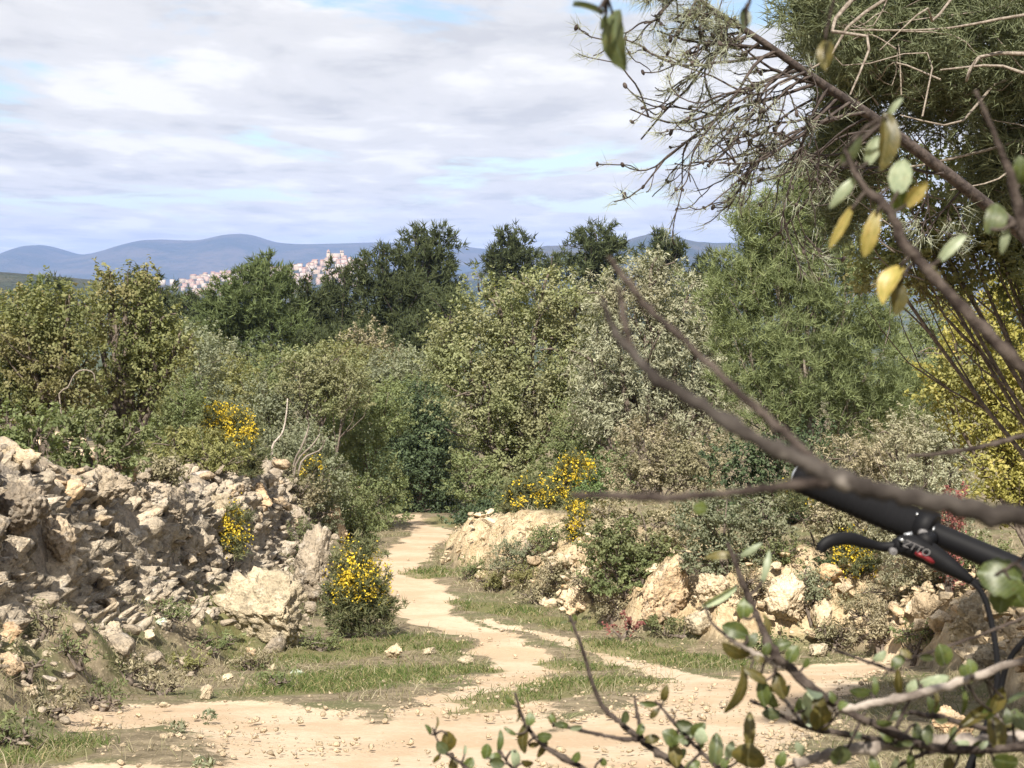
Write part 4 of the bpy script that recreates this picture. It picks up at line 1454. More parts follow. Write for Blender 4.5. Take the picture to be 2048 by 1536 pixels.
shrub('bright green shrub above the dark thicket', 52, [(800, 800, 70, 44), (850, 790, 40, 36)], 'scrub_green', 47)
shrub('olive coloured bush in the middle of the valley', 40, [(560, 850, 60, 60), (530, 800, 50, 40), (590, 880, 50, 50)], 'scrub_grey', 48, bare=5)
shrub('sage coloured bush left of the gorse', 33, [(395, 860, 60, 46), (350, 830, 50, 44)], 'scrub_green', 49, bare=3)
shrub('yellow green broom bush just behind the bank', 23.5, [(410, 905, 60, 44), (350, 890, 46, 36), (450, 930, 46, 36)], 'scrub_yellow', 50, 0.075, 0.022, bare=8)
shrub('low grey bush at the top of the bank near the ochre block', 31, [(560, 960, 46, 36), (600, 990, 50, 34)], 'scrub_brown', 51, bare=5)
shrub('grey twiggy bush between the bank end and the valley', 35, [(610, 900, 60, 50), (650, 950, 50, 50), (570, 920, 40, 40)], 'scrub_grey', 52, bare=10)
shrub('dull green bush at the far end of the bank', 37, [(700, 1010, 40, 44), (670, 985, 46, 40), (730, 1050, 26, 24)], 'scrub_green', 53, bare=4)
shrub('brown green bush under the left oak', 19, [(200, 850, 60, 40), (140, 855, 60, 34), (260, 870, 50, 36)], 'scrub_green', 54, 0.06, 0.035, bare=5)
shrub('mixed bush filling the gap right of the oaks', 28, [(330, 840, 50, 50), (370, 800, 44, 50), (300, 880, 50, 40)], 'scrub_green', 55, bare=4)
shrub('leafy bush low at the left edge over the rocks', 17, [(20, 850, 60, 36), (80, 850, 40, 26)], 'scrub_green', 56, 0.06, 0.035)
shrub('grassy tuft bush on the rocks at the left', 17.0, [(40, 935, 40, 26), (75, 950, 30, 18)], 'scrub_green', 57, 0.09, 0.012)
shrub('rust brown dry bush on the bank edge', 20.5, [(330, 935, 50, 22), (290, 930, 40, 18)], 'scrub_brown', 58, 0.05, 0.025)
shrub('purplish brown bush among the far scrub', 66, [(720, 690, 50, 26), (760, 710, 50, 30)], 'scrub_brown', 59)
shrub('sunlit yellow green bush beside the dark pine', 62, [(690, 715, 60, 30), (740, 735, 60, 30)], 'scrub_yellow', 60)
shrub('pale green tree in the gap below the town', 70, [(385, 690, 50, 44), (440, 720, 50, 40), (360, 730, 50, 50)], 'scrub_grey', 61, trunk=0.05)
shrub('dark green bush in the middle of the far scrub', 60, [(520, 745, 50, 44), (560, 730, 46, 40), (500, 790, 60, 50)], 'scrub_green', 62)
shrub('grey green bush far right of the round tree', 54, [(840, 745, 60, 44), (880, 780, 50, 50)], 'scrub_grey', 63)
# right of the track
shrub('tangled green brown scrub between the carob and the olive', 43, [(1150, 860, 60, 60), (1190, 900, 60, 50), (1130, 920, 60, 50)], 'scrub_green', 83, bare=6)
shrub('dull brush under the left side of the carob', 44, [(940, 960, 50, 50), (1000, 990, 50, 40)], 'scrub_green', 84, bare=4)
shrub('bright green leafy bush at the foot of the carob', 37, [(1175, 955, 56, 36), (1230, 950, 44, 40), (1130, 975, 40, 30)], 'scrub_bright', 64)
shrub('brownish scrub under the olive tree', 34, [(1290, 900, 60, 60), (1350, 930, 70, 50), (1260, 960, 60, 40), (1420, 930, 60, 60)], 'scrub_brown', 65, bare=10)
shrub('dark green scrub below the young pine', 24, [(1480, 930, 70, 56), (1560, 930, 60, 60), (1620, 900, 60, 50)], 'scrub_dark', 66, 0.06, 0.035, bare=8)
shrub('dry brown bush on the edge of the right terrace', 22.5, [(1290, 1050, 70, 44), (1220, 1040, 50, 40), (1360, 1050, 60, 40)], 'scrub_brown', 67, 0.055, 0.03, bare=10)
shrub('olive green bush on the right terrace', 22, [(1240, 1090, 56, 44), (1200, 1080, 40, 40), (1310, 1100, 40, 26)], 'scrub_green', 68, 0.055, 0.03, bare=3)
shrub('grey green bush on the right terrace behind the lever', 20.5, [(1450, 1040, 70, 50), (1530, 1040, 60, 56), (1400, 1030, 50, 44)], 'scrub_grey', 69, 0.05, 0.026, bare=10)
shrub('low dark green shrub beside the track on the right', 33, [(935, 1105, 40, 30), (975, 1110, 30, 26)], 'scrub_dark', 70, 0.07, 0.045)
shrub('dark bush between the carob and the track', 38, [(975, 1040, 40, 44), (1010, 1020, 40, 40), (960, 1070, 26, 30)], 'scrub_dark', 71)
shrub('dull green bush in front of the carob', 36, [(1060, 1000, 60, 44), (1110, 1030, 44, 40), (1030, 1050, 40, 30)], 'scrub_green', 72, bare=4)
shrub('dry twiggy scrub on the right hand slope', 21.5, [(1700, 920, 60, 40), (1780, 900, 60, 50), (1850, 930, 60, 40), (1760, 960, 70, 30)], 'scrub_brown', 73, 0.05, 0.018, cov=1.7, bare=24)
shrub('pale grey green bush low on the right slope', 19.0, [(1850, 870, 60, 34), (1920, 890, 56, 34), (1790, 870, 40, 30)], 'olive', 74, 0.05, 0.016, bare=10)
shrub('brown dry bush hanging over the right bank', 20.6, [(1720, 1060, 60, 44), (1790, 1080, 50, 40), (1660, 1040, 50, 40)], 'scrub_brown', 75, 0.05, 0.025, bare=8)
shrub('dark low bush at the foot of the yellow gorse on the right', 20.3, [(1720, 1165, 46, 36), (1680, 1180, 40, 30)], 'scrub_dark', 76, 0.05, 0.03)
shrub('dry grey weeds on the right bank slope', ghit(1780, 1225) + .1, [(1780, 1190, 50, 36), (1720, 1230, 50, 30), (1830, 1180, 30, 30)], 'scrub_brown', 77, 0.07, 0.012, cov=1.4, bare=10)
shrub('green bush behind the young pine at right', 30, [(1850, 740, 70, 90), (1880, 640, 60, 80)], 'scrub_green', 78)
shrub('green weeds at the foot of the terrace in the middle', 20.5, [(1330, 1270, 40, 22), (1420, 1280, 40, 22)], 'scrub_green', 79, 0.06, 0.02, cov=1.5)
shrub('bush with dry red leaves on the right slope', 18.0, [(1912, 985, 14, 12), (1892, 996, 10, 8)], 'red_leaf', 80, 0.04, 0.024, cov=1.3)
shrub('heap of dry red leaves against the terrace foot', 20.4, [(1262, 1246, 16, 14), (1228, 1262, 24, 8)], 'red_leaf', 81, 0.05, 0.03, cov=1.3)
for k, (u, v, w, h, mk, lab) in enumerate((
        (1185, 1165, 46, 26, 'scrub_brown', 'dry weeds hanging over the middle of the terrace'), (1060, 1150, 44, 26, 'scrub_yellow', 'yellowish weeds in front of the far terrace stones'),
        (1005, 1135, 40, 22, 'scrub_brown', 'dry weeds at the far tip of the terrace'), (1285, 1125, 50, 34, 'scrub_green', 'green bush spilling down beside the ochre face'),
        (1505, 1165, 36, 40, 'scrub_brown', 'dry bush between the two white terrace blocks'), (1665, 1265, 50, 26, 'scrub_brown', 'dry weeds at the foot of the white block'),
        (1225, 1205, 34, 34, 'scrub_brown', 'grey dry weeds left of the ochre face'), (1555, 1105, 60, 30, 'scrub_green', 'green brown bush above the white block'),
        (1440, 1110, 60, 26, 'scrub_brown', 'dry bush above the ochre face'), (1545, 1290, 50, 22, 'scrub_green', 'low weeds at the foot of the white block'),
        (1100, 1075, 40, 30, 'scrub_green', 'green bush beside the bright gorse column'), (1760, 1250, 60, 24, 'scrub_brown', 'straw coloured weeds on the right bank'),
        (1040, 1110, 60, 34, 'scrub_grey', 'grey green bush over the far terrace stones'), (1120, 1150, 50, 36, 'scrub_brown', 'straw bush below the bright gorse column'), (985, 1165, 40, 20, 'scrub_yellow', 'yellowish weeds at the edge of the track'), (1080, 1190, 60, 20, 'scrub_brown', 'dry weeds at the foot of the far terrace'), (950, 1140, 36, 20, 'scrub_green', 'green weeds right of the low dark shrub'),
        (1620, 1170, 40, 40, 'scrub_grey', 'grey green bush right of the white block'), (1870, 1130, 70, 40, 'scrub_brown', 'brown brush below the handlebar'),
        (1960, 1110, 60, 50, 'scrub_green', 'green brush at the right edge below the golden bush'), (1830, 1270, 40, 20, 'scrub_green', 'low green weeds by the long white stone'))):
    shrub(lab, ghit(u, v + h * .8) - .12, [(u - w * .3, v, w * .6, h * .9), (u + w * .35, v + h * .15, w * .6, h * .8)], mk, 700 + k, 0.05, 0.018, cov=1.5, bare=6, group='weeds on the right terrace', skirt=False)
for k, (u, v, w, h, mk, lab) in enumerate((
        (50, 1330, 46, 22, 'scrub_brown', 'dry weeds between the boulders at the left edge'), (150, 1300, 50, 20, 'scrub_green', 'green weeds below the grey bank at left'),
        (255, 1340, 50, 22, 'scrub_brown', 'brown weeds below the upright white wedge'), (330, 1225, 46, 20, 'scrub_green', 'green tuft under the overhang of the bank'),
        (425, 1285, 50, 22, 'scrub_green', 'green weeds left of the pale slab'), (500, 1325, 50, 18, 'scrub_brown', 'dry weeds at the foot of the pale slab'),
        (320, 1375, 50, 18, 'scrub_brown', 'straw weeds above the pointed stone'), (110, 1415, 60, 22, 'scrub_brown', 'dead brush low on the left bank'),
        (30, 1470, 60, 24, 'scrub_green', 'green weeds in the lower left corner'), (205, 1400, 46, 18, 'scrub_green', 'grey green weeds by the round cream stone'),
        (640, 1285, 46, 20, 'scrub_green', 'green weeds between slab and gorse'), (605, 1075, 36, 46, 'scrub_green', 'dull green bush hanging down the rock face'),
        (655, 1010, 40, 30, 'scrub_grey', 'grey bush behind the tilted orange block'), (90, 1235, 44, 20, 'scrub_brown', 'brown weeds at the foot of the rock face'),
        (380, 1330, 46, 18, 'scrub_yellow', 'yellowish weeds right of the brown ones'), (560, 1365, 40, 14, 'scrub_green', 'low weeds at the edge of the gravel apron'))):
    shrub(lab, ghit(u, v + h * .8) - .08, [(u - w * .3, v, w * .6, h * .9), (u + w * .35, v + h * .15, w * .6, h * .8)], mk, 740 + k, 0.05, 0.015, cov=1.2, bare=6, group='weeds on the left bank', skirt=False)
plant('mastic_bush', 'golden green bush at the right edge of the picture', 'bush', 14.0,
      [(1960, 640, 70, 60), (2050, 610, 80, 80), (1920, 720, 70, 60), (2010, 740, 90, 80), (1890, 790, 46, 40), (1990, 840, 90, 70), (2080, 800, 90, 110), (2010, 940, 70, 60), (2080, 960, 90, 80)],
      'bush_gold', 'leaf', 0.046, 0.024, 2.5, 0.08, 0.45, 0.5, 82, 2090, 0.035, 'bark', None, bare=8)

# gorse in flower
def gorse(label, Y, lobes, seed, nf, top=0.7, cov=2.4):
    plant('gorse_bush', label, 'gorse', Y, lobes, 'gorse', 'tuft', 0.10 * max(1, Y / 24), 0.014 * max(1, Y / 24), cov, 0.07, 0.35, 0.5, seed, None, 0.018, 'bark', 'gorse bushes in yellow flower', 7, 0.6,
          ('gorse_flower', nf, top), True, (0.034 * max(1, Y / 22), 0.026 * max(1, Y / 22)))


gorse('big gorse bush flowering beside the track at the end of the bank', ghit(725, 1280) + .2, [(715, 1140, 50, 50), (725, 1190, 56, 60), (720, 1240, 56, 50), (690, 1200, 40, 60), (760, 1220, 30, 50)], 91, 1700, 0.95)
gorse('tall yellow gorse behind the left bank', 25.6, [(470, 865, 42, 46), (480, 920, 46, 50), (440, 850, 30, 36), (465, 955, 50, 40)], 92, 1800, 0.85)
gorse('small gorse growing out of the rock face', ghit(455, 1112) - .42, [(462, 1058, 40, 44), (455, 1090, 30, 30)], 93, 800, 0.6)
gorse('little gorse spray beside the grey twigs', 34, [(608, 936, 24, 16), (625, 945, 24, 24)], 94, 170, 0.7)
gorse('straggling gorse in front of the carob', 31, [(1050, 1000, 40, 36), (1100, 985, 40, 30), (1150, 935, 34, 24), (1030, 1030, 26, 30), (1120, 1010, 40, 36)], 95, 1500, 0.6)
gorse('bright yellow gorse column on the terrace edge', ghit(1155, 1095) + .15, [(1152, 1030, 20, 30), (1155, 1070, 18, 30)], 96, 800, 0.25)
gorse('yellow gorse under the brake lever', ghit(1710, 1195) + .1, [(1705, 1110, 40, 36), (1715, 1150, 36, 40)], 97, 620, 0.75)
gorse('faint gorse sprays behind the brake lever', 21, [(1590, 1010, 36, 40), (1680, 1020, 36, 30)], 98, 130, 0.5)

# bare pale stems left of the round tree
r = np.random.default_rng(4)
dsp = [[(585, 940), (605, 890), (618, 850), (612, 835)], [(590, 935), (625, 890), (640, 868)], [(600, 930), (640, 900), (650, 880)]]
g = unproj(590, 945, 33)
dead = thing('dead_shrub', 'pale bare stems of a dead shrub left of the track end', 'dead shrub', (g[0], 33, H(g[0], 33)))
for st in dsp:
    pts = [np.array((g[0], 33, H(g[0], 33)))] + [unproj(u, v, 33 + r.uniform(-.2, .2)) for u, v in st]
    m = MB()
    m.tube(spline(pts, 12) - np.array(dead.location), np.linspace(0.03, 0.012, 12), 5)
    link('stem', m.mesh('stem', [M['twig_pine']], True), dead)
g = unproj(545, 890, 31)
dead = thing('dead_bush', 'single white dead stem bent like a hook in the scrub', 'dead bush', (g[0], 31, H(g[0], 31)))
m = MB()
m.tube(spline([np.array(dead.location)] + [unproj(u, v, 31) for u, v in ((545, 892), (565, 865), (573, 825), (575, 797))], 14) - np.array(dead.location), np.linspace(0.028, 0.012, 14), 5)
link('stem', m.mesh('stem', [M['bark_pale']], True), dead)
g = unproj(150, 800, 22.4)
dead = thing('dead_branch', 'pale arched dead branch in front of the left oak', 'dead branch', (g[0], 22.4, H(g[0], 22.4)))
m = MB()
m.tube(spline([np.array(dead.location)] + [unproj(u, v, 22.4) for u, v in ((118, 800), (136, 775), (148, 750), (165, 740), (186, 745), (190, 765))], 16) - np.array(dead.location), np.linspace(0.014, 0.008, 16), 5)
link('branch', m.mesh('branch', [M['twig_pine']], True), dead)
lg = pix_ground(390, 955, terrain)
dead = thing('fallen_log', 'short weathered log lying on top of the bank', 'log', (lg[0], lg[1], lg[2]))
m = MB()
a, b = unproj(362, 962, lg[1] - .1), unproj(418, 945, lg[1] + .3)
m.tube(spline([a, (a + b) / 2 + (0, 0, .02), b], 8) - np.array(dead.location), [.03, .04, .042, .04, .04, .045, .04, .03], 7)
link('log', m.mesh('log', [M['bark_pale']], True), dead)

# ------------------------------------------------------------------ grass
def blades(name, label, N, dens, L, W, mat, seed, ymax=40, lean=0.55):
    r = np.random.default_rng(seed)
    uu = r.uniform(-120, 2150, N)
    yy = 7.0 + (ymax - 7) * r.random(N) ** 1.15
    xx = (uu - 1024) / F * yy
    z, Lc, Rc, _, _ = terrain(xx, yy, True, True)
    b, g = masks(xx, yy)
    nz = fbm(np.stack([xx, yy, yy * 0], 1) * 2.2, 3, seed + 2)
    k = r.random(N) < dens(b, g, Lc, Rc, nz)
    n = int(k.sum())
    C = np.stack([xx, yy, z - 0.01 - 0.03 * b], 1)[k]
    d = unit(np.stack([r.normal(size=n) * lean, r.normal(size=n) * lean, np.ones(n)], 1))
    s = unit(np.cross(d, r.normal(size=(n, 3))))
    sc_ = np.clip(C[:, 1:2] / 16, 0.7, 2.0)
    l = L * r.uniform(0.4, 1.3, (n, 1)) * np.clip(0.5 + nz[k][:, None], .6, 1.3)
    w = W * sc_
    mid = C + d * l * .55
    tip = C + d * l + np.array((0, 0, -1)) * l * .18 + d * np.array((1, 1, 0)) * l * .35
    V = np.stack([C - s * w * .5, C + s * w * .5, mid + s * w * .4, tip, mid - s * w * .4], 1).reshape(-1, 3)
    i = np.arange(n)[:, None] * 5
    Q = np.hstack([i, i + 1, i + 2, i + 4])
    T = np.hstack([i + 4, i + 2, i + 3])
    a = np.repeat(r.random(n), 5)
    NTRI[0] += n * 3
    tag(link(name, mesh_np(name, V, [Q, T], [M[mat]], None, {'rnd': a})), label, 'grass', None, 'stuff')


blades('green_grass', 'short green grass in patches along the track', 330000,
       lambda b, g, Lc, Rc, nz: np.clip(g * 1.3 - 0.12, 0, 1) * np.clip((nz - 0.27) * 4, 0.15, 1) * (1 - 0.6 * b) + (0.05 + 0.25 * (Lc > .15)) * (b < .2) * (Lc < 1.2) * (nz > .5),
       0.095, 0.0075, 'grass', 51)
blades('dry_grass', 'dry straw coloured grass and weeds on the banks and verges', 170000,
       lambda b, g, Lc, Rc, nz: np.where(b < 0.25, 1.0, 0.0) * np.clip((nz - 0.42) * 3.2, 0.04, 0.8) * np.where((Lc > 1.1) & (Lc < 2.5), 0.12, np.where((Lc > 0) & (Lc < 1.1), 1.8, 1)) * np.where((Rc > .1) & (Rc < .9), 0.6, 1) * (1 - .6 * g),
       0.13, 0.006, 'dry_grass', 52, 44, 0.7)

# pale spurge rosettes in the grass
for k, (u, v, lab) in enumerate(((592, 1345, 'white headed spurge plant in the green grass'), (322, 1250, 'white spurge plant left of the pale slab'), (418, 1432, 'blue green rosette on the gravel near the pointed stone'), (356, 1455, 'small grey rosette on the gravel left of the track'), (408, 1530, 'dark little rosette at the lower edge of the track'))):
    g = pix_ground(u, v + 8, terrain)
    r = np.random.default_rng(600 + k)
    root = thing('spurge_plant', lab, 'plant', g, 'low rosettes beside the track')
    n = 46
    d = unit(r.normal(size=(n, 3)) * (1, 1, .5) + (0, 0, .7))
    V, Q, a = leaf_quads(d * 0.05 + np.array((0, 0, .02)), d, r, 0.07, 0.018, 0.2)
    link('leaves', mesh_np('leaves', V, [Q], [M['spurge' if k < 2 else 'scrub_grey']], None, {'rnd': a}), root)


# ------------------------------------------------------------------ the big pine that leans in from the right
r = np.random.default_rng(21)
px0 = np.array((4.9, 9.0, H(4.9, 9.0)))
bigpine = thing('pine_tree', 'big near pine whose branches reach in from the upper right', 'tree', px0)
m = MB()
m.tube(spline([px0 - (0, 0, .1), px0 + (-.1, -.1, 1.5), px0 + (.1, -.3, 3.2), px0 + (0, -.2, 5.5), px0 + (-.3, 0, 8)], 14) - px0, np.linspace(.20, .06, 14), 10)
link('trunk', m.mesh('trunk', [M['bark_pine']], True), bigpine)


def pine_twigs(starts, r, tufts, m, len0, levels=2, droop=0.10, buds=None):
    """twigs that hang and turn up at their ends, with needles along the outer part"""
    stack = [(np.array(s), unit(np.array(d)), l, rad, 0) for s, d, l, rad in starts]
    while stack:
        s, d, l, rad, lv = stack.pop()
        n = 9
        pts = [s]
        dd = d.copy()
        for i in range(n):
            f = i / n
            dd = unit(dd + r.normal(size=3) * 0.13 + np.array((0, 0, -droop if f < 0.5 else droop * 1.5)))
            pts.append(pts[-1] + dd * l / n)
        P = np.array(pts)
        m.tube(P - px0, np.linspace(rad, max(rad * .45, .0019), n + 1), 4, 0, False)
        if lv < levels:
            for k in range(int(r.integers(1, 4)) if lv else int(r.integers(3, 6))):
                i = int(r.integers(2, n))
                ax = unit(P[i + 1] - P[i])
                nd = unit(ax * 0.9 + r.normal(size=3) * 0.55)
                stack.append((P[i], nd, l * r.uniform(.3, .6), rad * .55, lv + 1))
        if lv >= 1 or r.random() < .6:
            for i in range(n - 3, n + 1):
                if r.random() < .45:
                    tufts.append((P[i], unit(P[i] - P[i - 1])))
            if buds is not None and r.random() < .5:
                buds.append(P[-1 if r.random() < .5 else n - 4])


mb_path = [(2520, 800, 7.6), (2300, 660, 6.4), (2150, 560, 5.9), (2048, 470, 5.6), (1900, 352, 5.35), (1760, 245, 5.2), (1640, 165, 5.05), (1520, 80, 4.95), (1420, 15, 4.9), (1330, -60, 4.85)]
MP = spline([px0 + (-.05, -.2, 2.6)] + [unproj(*q) for q in mb_path], 40)
m = MB()
m.tube(MP - px0, np.interp(np.linspace(0, 1, 40), [0, .25, .45, .62, .75, .9, 1], [.060, .036, .022, .017, .012, .008, .004]), 8)
link('branch', m.mesh('branch', [M['bark_pine']], True), bigpine)
tufts, buds = [], []
m = MB()
starts = []
for i in range(19, 40):
    for k in range(2 if i > 24 else 1):
        dirn = np.array((-0.75 + r.normal() * .35, r.normal() * .5, -0.12 + r.normal() * .45))
        starts.append((MP[i] + r.normal(size=3) * .01, dirn, r.uniform(.22, .50) if i < 31 else r.uniform(.10, .20), r.uniform(.0045, .0065)))
for u, v, dx, dz, l in ((1640, 165, -1, -.3, .62), (1700, 205, -1, -.35, .55), (1600, 140, -1, -.1, .6), (1680, 190, -.9, -.6, .5), (1560, 110, -1, -.05, .5), (1500, 70, -1, -.25, .5), (1730, 225, -1, -.12, .6), (1760, 250, -.8, -.7, .55)):
    starts.append((unproj(u, v, 5.1), np.array((dx, r.normal() * .25, dz)), l, .006))
pine_twigs(starts, r, tufts, m, .5, 2, .10, buds)
link('twigs', m.mesh('twigs', [M['bark_pine']], True), bigpine)['kind'] = 'stuff'
C = np.array([a for a, b in tufts])
D = np.array([b for a, b in tufts])
V, T, a = needle_tufts(C, D, r, 7, 0.060, 0.0022, 0.55)
link('needles', mesh_np('needles', V - px0, [T], [M['pine_tip']], None, {'rnd': a}), bigpine)
m = MB()
V1, T1 = ico(2)
for b in buds:
    V = V1 * np.array((.006, .006, .011)) * r.uniform(.7, 1.2)
    m.add(V @ rotm(r.uniform(-1, 1, 3)).T + b - px0, (), T1)
link('buds', m.mesh('buds', [M['bark_pine']]), bigpine)['kind'] = 'stuff'

# its dense crown behind
lob = []
for u, v, ru, rv, Y in ((1690, 50, 90, 110, 8.0), (1830, 60, 130, 120, 8.4), (1990, 90, 150, 140, 8.0), (1900, 190, 110, 70, 8.6), (2060, 260, 110, 110, 8.2), (1740, 160, 90, 60, 8.5), (2150, 60, 160, 200, 8.6), (1620, 20, 60, 50, 7.6), (1690, 400, 50, 90, 9.5), (1670, 300, 50, 70, 8.8), (1690, 250, 60, 60, 8.6), (1720, 330, 60, 60, 8.8), (1990, 370, 80, 70, 8.4), (2200, 350, 140, 160, 8.6), (1850, -120, 220, 120, 8.3), (2150, -200, 260, 200, 8.6)):
    p = unproj(u, v, Y)
    s = Y / F
    lob.append((p[0], p[1], p[2], ru * s, (ru + rv) * .55 * s, rv * s))
P, o, pick = clumps(lob, 4600, r, 5, 0.10, 0.75)
per = 5
C = np.repeat(P, per, 0) + r.normal(size=(len(P) * per, 3)) * .05
D = unit(np.repeat(o, per, 0) * .5 + r.normal(size=(len(C), 3)) * .5 + (-.3, 0, .25))
V, T, a = needle_tufts(C, D, r, 9, .085, .0062, .65)
NTRI[0] += len(T)
link('crown', mesh_np('crown', V - px0, [T], [M['pine_near']], None, {'rnd': a}), bigpine)
m = MB()
for k in range(420):
    i = int(r.integers(len(P)))
    a1 = P[i]
    d = unit(np.array((.8 + r.normal() * .3, r.normal() * .5, -.25 + r.normal() * .4)))
    l = r.uniform(.25, .8)
    pts = spline([a1, a1 + d * l * .3 + r.normal(size=3) * .05, a1 + d * l * .65 + r.normal(size=3) * .06 + (0, 0, .05), a1 + d * l], 10)
    m.tube(pts - px0, np.linspace(.002, .005, 10), 4, 0, False)
for u0, v0, u1, v1, Y, w in ((2120, 60, 1880, 140, 7.4, .012), (2120, 150, 1800, 230, 7.6, .010), (1740, -40, 1700, 190, 5.3, .009), (2120, 250, 1760, 330, 7.8, .010), (2120, 20, 1700, 60, 7.4, .009), (1930, -40, 1760, 100, 7.2, .008), (2120, 330, 1900, 380, 7.6, .008), (1830, -40, 1560, 170, 6.6, .009), (2120, 110, 1950, 120, 7.2, .012)):
    a0, a1 = unproj(u0, v0, Y + .3), unproj(u1, v1, Y)
    md, m2 = a0 * .66 + a1 * .34 + r.normal(size=3) * .07, a0 * .33 + a1 * .67 + r.normal(size=3) * .07
    m.tube(spline([a0, md, m2, a1], 9) - px0, np.linspace(w, w * .35, 9), 5, 0, False)
link('branchlets', m.mesh('branchlets', [M['twig_pine']], True), bigpine)['kind'] = 'stuff'

plant('holm_oak', 'yellowish green oak showing through beneath the big pine at right', 'tree', 10.5,
      [(1830, 440, 90, 90), (1930, 470, 110, 80), (2030, 470, 90, 100), (1760, 520, 70, 60), (1880, 560, 80, 60), (2130, 520, 120, 160), (1800, 330, 60, 40), (1940, 330, 80, 50)],
      'oak', 'leaf', 0.040, 0.026, 2.4, 0.07, 0.3, 0.6, 36, 2330, 0.028, 'bark', None, bare=8)

# ------------------------------------------------------------------ the oak sapling right in front of the eye
r = np.random.default_rng(31)
ob = np.array((1.45, 0.78, H(1.45, 0.78)))
oak = thing('oak_sapling', 'young oak close to the eye with grey twigs and small rounded leaves', 'young tree', ob)
m = MB()
m.tube(spline([ob - (0, 0, .05), ob + (-.03, .02, .6), ob + (-.05, .03, 1.2), ob + (.02, .02, 2.1)], 12) - ob, np.linspace(.035, .012, 12), 9)
link('trunk', m.mesh('trunk', [M['bark_fore']], True), oak)
TW = []


def twig(pts, mat='bark_fore', name='twig', knots=0.10, join=None):
    """pts: (u, v, distance, thickness in pixels)"""
    P = [unproj(u, v, d) for u, v, d, w in pts]
    R = [w / 2 / F * d for u, v, d, w in pts]
    n = max(10, 6 * len(P))
    S = spline(P, n)
    rad = np.interp(np.linspace(0, 1, n), np.linspace(0, 1, len(R)), R)
    rad = rad * (1 + knots * 2.6 * (r.random(n) - .35)) * np.where(r.random(n) < .12, 1.28, 1.0)
    S = S + r.normal(size=S.shape) * rad[:, None] * .16
    if join is not None:
        j_ = np.array(join)
        t_ = np.linspace(0, 1, 9)[1:, None]
        c_ = S[-1] + unit(S[-1] - S[-4]) * .12
        S = np.vstack([S, S[-1] * (1 - t_) ** 2 + 2 * c_ * t_ * (1 - t_) + j_ * t_ ** 2])
        rad = np.concatenate([rad, np.full(8, rad[-1])])
    mm = MB()
    mm.tube(S - ob, rad, 8)
    link(name, mm.mesh(name, [M[mat]], True), oak)
    TW.append(S)


tr1, tr2, tr3, tr4 = ob + (-.05, .03, .95), ob + (-.04, .03, .75), ob + (-.05, .03, 1.25), ob + (-.04, .03, .85)
# leafless grey branch across the middle
twig([(1205, 600, 0.496, 9), (1225, 655, 0.496, 14), (1262, 700, 0.490, 19), (1310, 755, 0.481, 22), (1400, 810, 0.475, 22), (1500, 872, 0.467, 26), (1590, 915, 0.465, 30), (1665, 955, 0.460, 35), (1780, 985, 0.457, 36), (1920, 1015, 0.454, 37), (2060, 1040, 0.454, 39), (2250, 1080, 0.467, 40)], 'bark_fore_pale', 'branch', .2, tr4)
twig([(1237, 572, 0.496, 9), (1243, 610, 0.496, 13), (1250, 650, 0.492, 14), (1264, 700, 0.490, 14)], 'bark_fore')
twig([(1216, 512, 0.511, 7), (1240, 545, 0.511, 12), (1268, 580, 0.507, 14), (1296, 618, 0.507, 14), (1345, 660, 0.496, 13), (1400, 712, 0.490, 14), (1480, 788, 0.481, 16), (1550, 848, 0.475, 18), (1620, 912, 0.467, 22), (1665, 950, 0.465, 24)], 'bark_fore')
twig([(1146, 990, 0.490, 11), (1220, 992, 0.486, 14), (1330, 994, 0.481, 15), (1450, 987, 0.475, 16), (1560, 972, 0.467, 18), (1660, 962, 0.460, 22)], 'bark_fore')
# upper branch with drooping leaves
twig([(1690, 300, .74, 8), (1725, 370, .735, 14), (1775, 420, .73, 20), (1810, 490, .725, 22), (1880, 570, .72, 24), (1960, 650, .715, 26), (2060, 750, .71, 28), (2250, 900, .74, 30)], 'bark_fore', 'branch', .1, tr4)
twig([(1950, 180, .72, 8), (2010, 320, .72, 14), (2040, 430, .72, 24), (2080, 540, .72, 30), (2200, 760, .73, 32)], 'bark_fore', 'branch', .1, tr3)
twig([(1195, 20, .78, 5), (1230, -20, .78, 8), (1320, -60, .78, 12), (1600, -160, .76, 16), (2100, -120, .74, 22)], 'bark_fore', 'branch', .1, tr3)
twig([(1490, 50, .80, 4), (1500, 0, .80, 6), (1540, -90, .79, 9), (1700, -150, .76, 12)], 'bark_fore')
twig([(1650, 80, .78, 4), (1665, 10, .78, 6), (1690, -60, .77, 8), (1760, -140, .76, 12)], 'bark_fore')
# lower sprigs
twig([(1140, 1232, 1.15, 6), (1165, 1300, 1.15, 7), (1200, 1405, 1.15, 9), (1240, 1445, 1.14, 11), (1285, 1482, 1.13, 13), (1340, 1520, 1.12, 14), (1460, 1600, 1.1, 16), (1700, 1650, 1.1, 20), (2200, 1500, 1.1, 21)], 'bark_fore', 'branch', .08, tr2)
twig([(1030, 1385, 1.16, 5), (1048, 1440, 1.16, 7), (1085, 1488, 1.15, 10), (1170, 1540, 1.14, 11), (1300, 1610, 1.12, 13), (1460, 1605, 1.1, 15)])
twig([(1108, 1448, 1.15, 5), (1160, 1460, 1.14, 7), (1220, 1474, 1.13, 8), (1280, 1480, 1.13, 9)])
twig([(1269, 1392, 1.13, 4), (1275, 1430, 1.13, 7), (1284, 1478, 1.13, 8)])
twig([(865, 1455, 1.18, 3), (885, 1500, 1.18, 5), (920, 1525, 1.17, 7), (990, 1580, 1.16, 7), (1170, 1640, 1.14, 10), (1460, 1660, 1.1, 12)])
twig([(1000, 1500, 1.17, 3), (1030, 1540, 1.16, 7), (1120, 1600, 1.15, 8), (1300, 1650, 1.12, 10)])
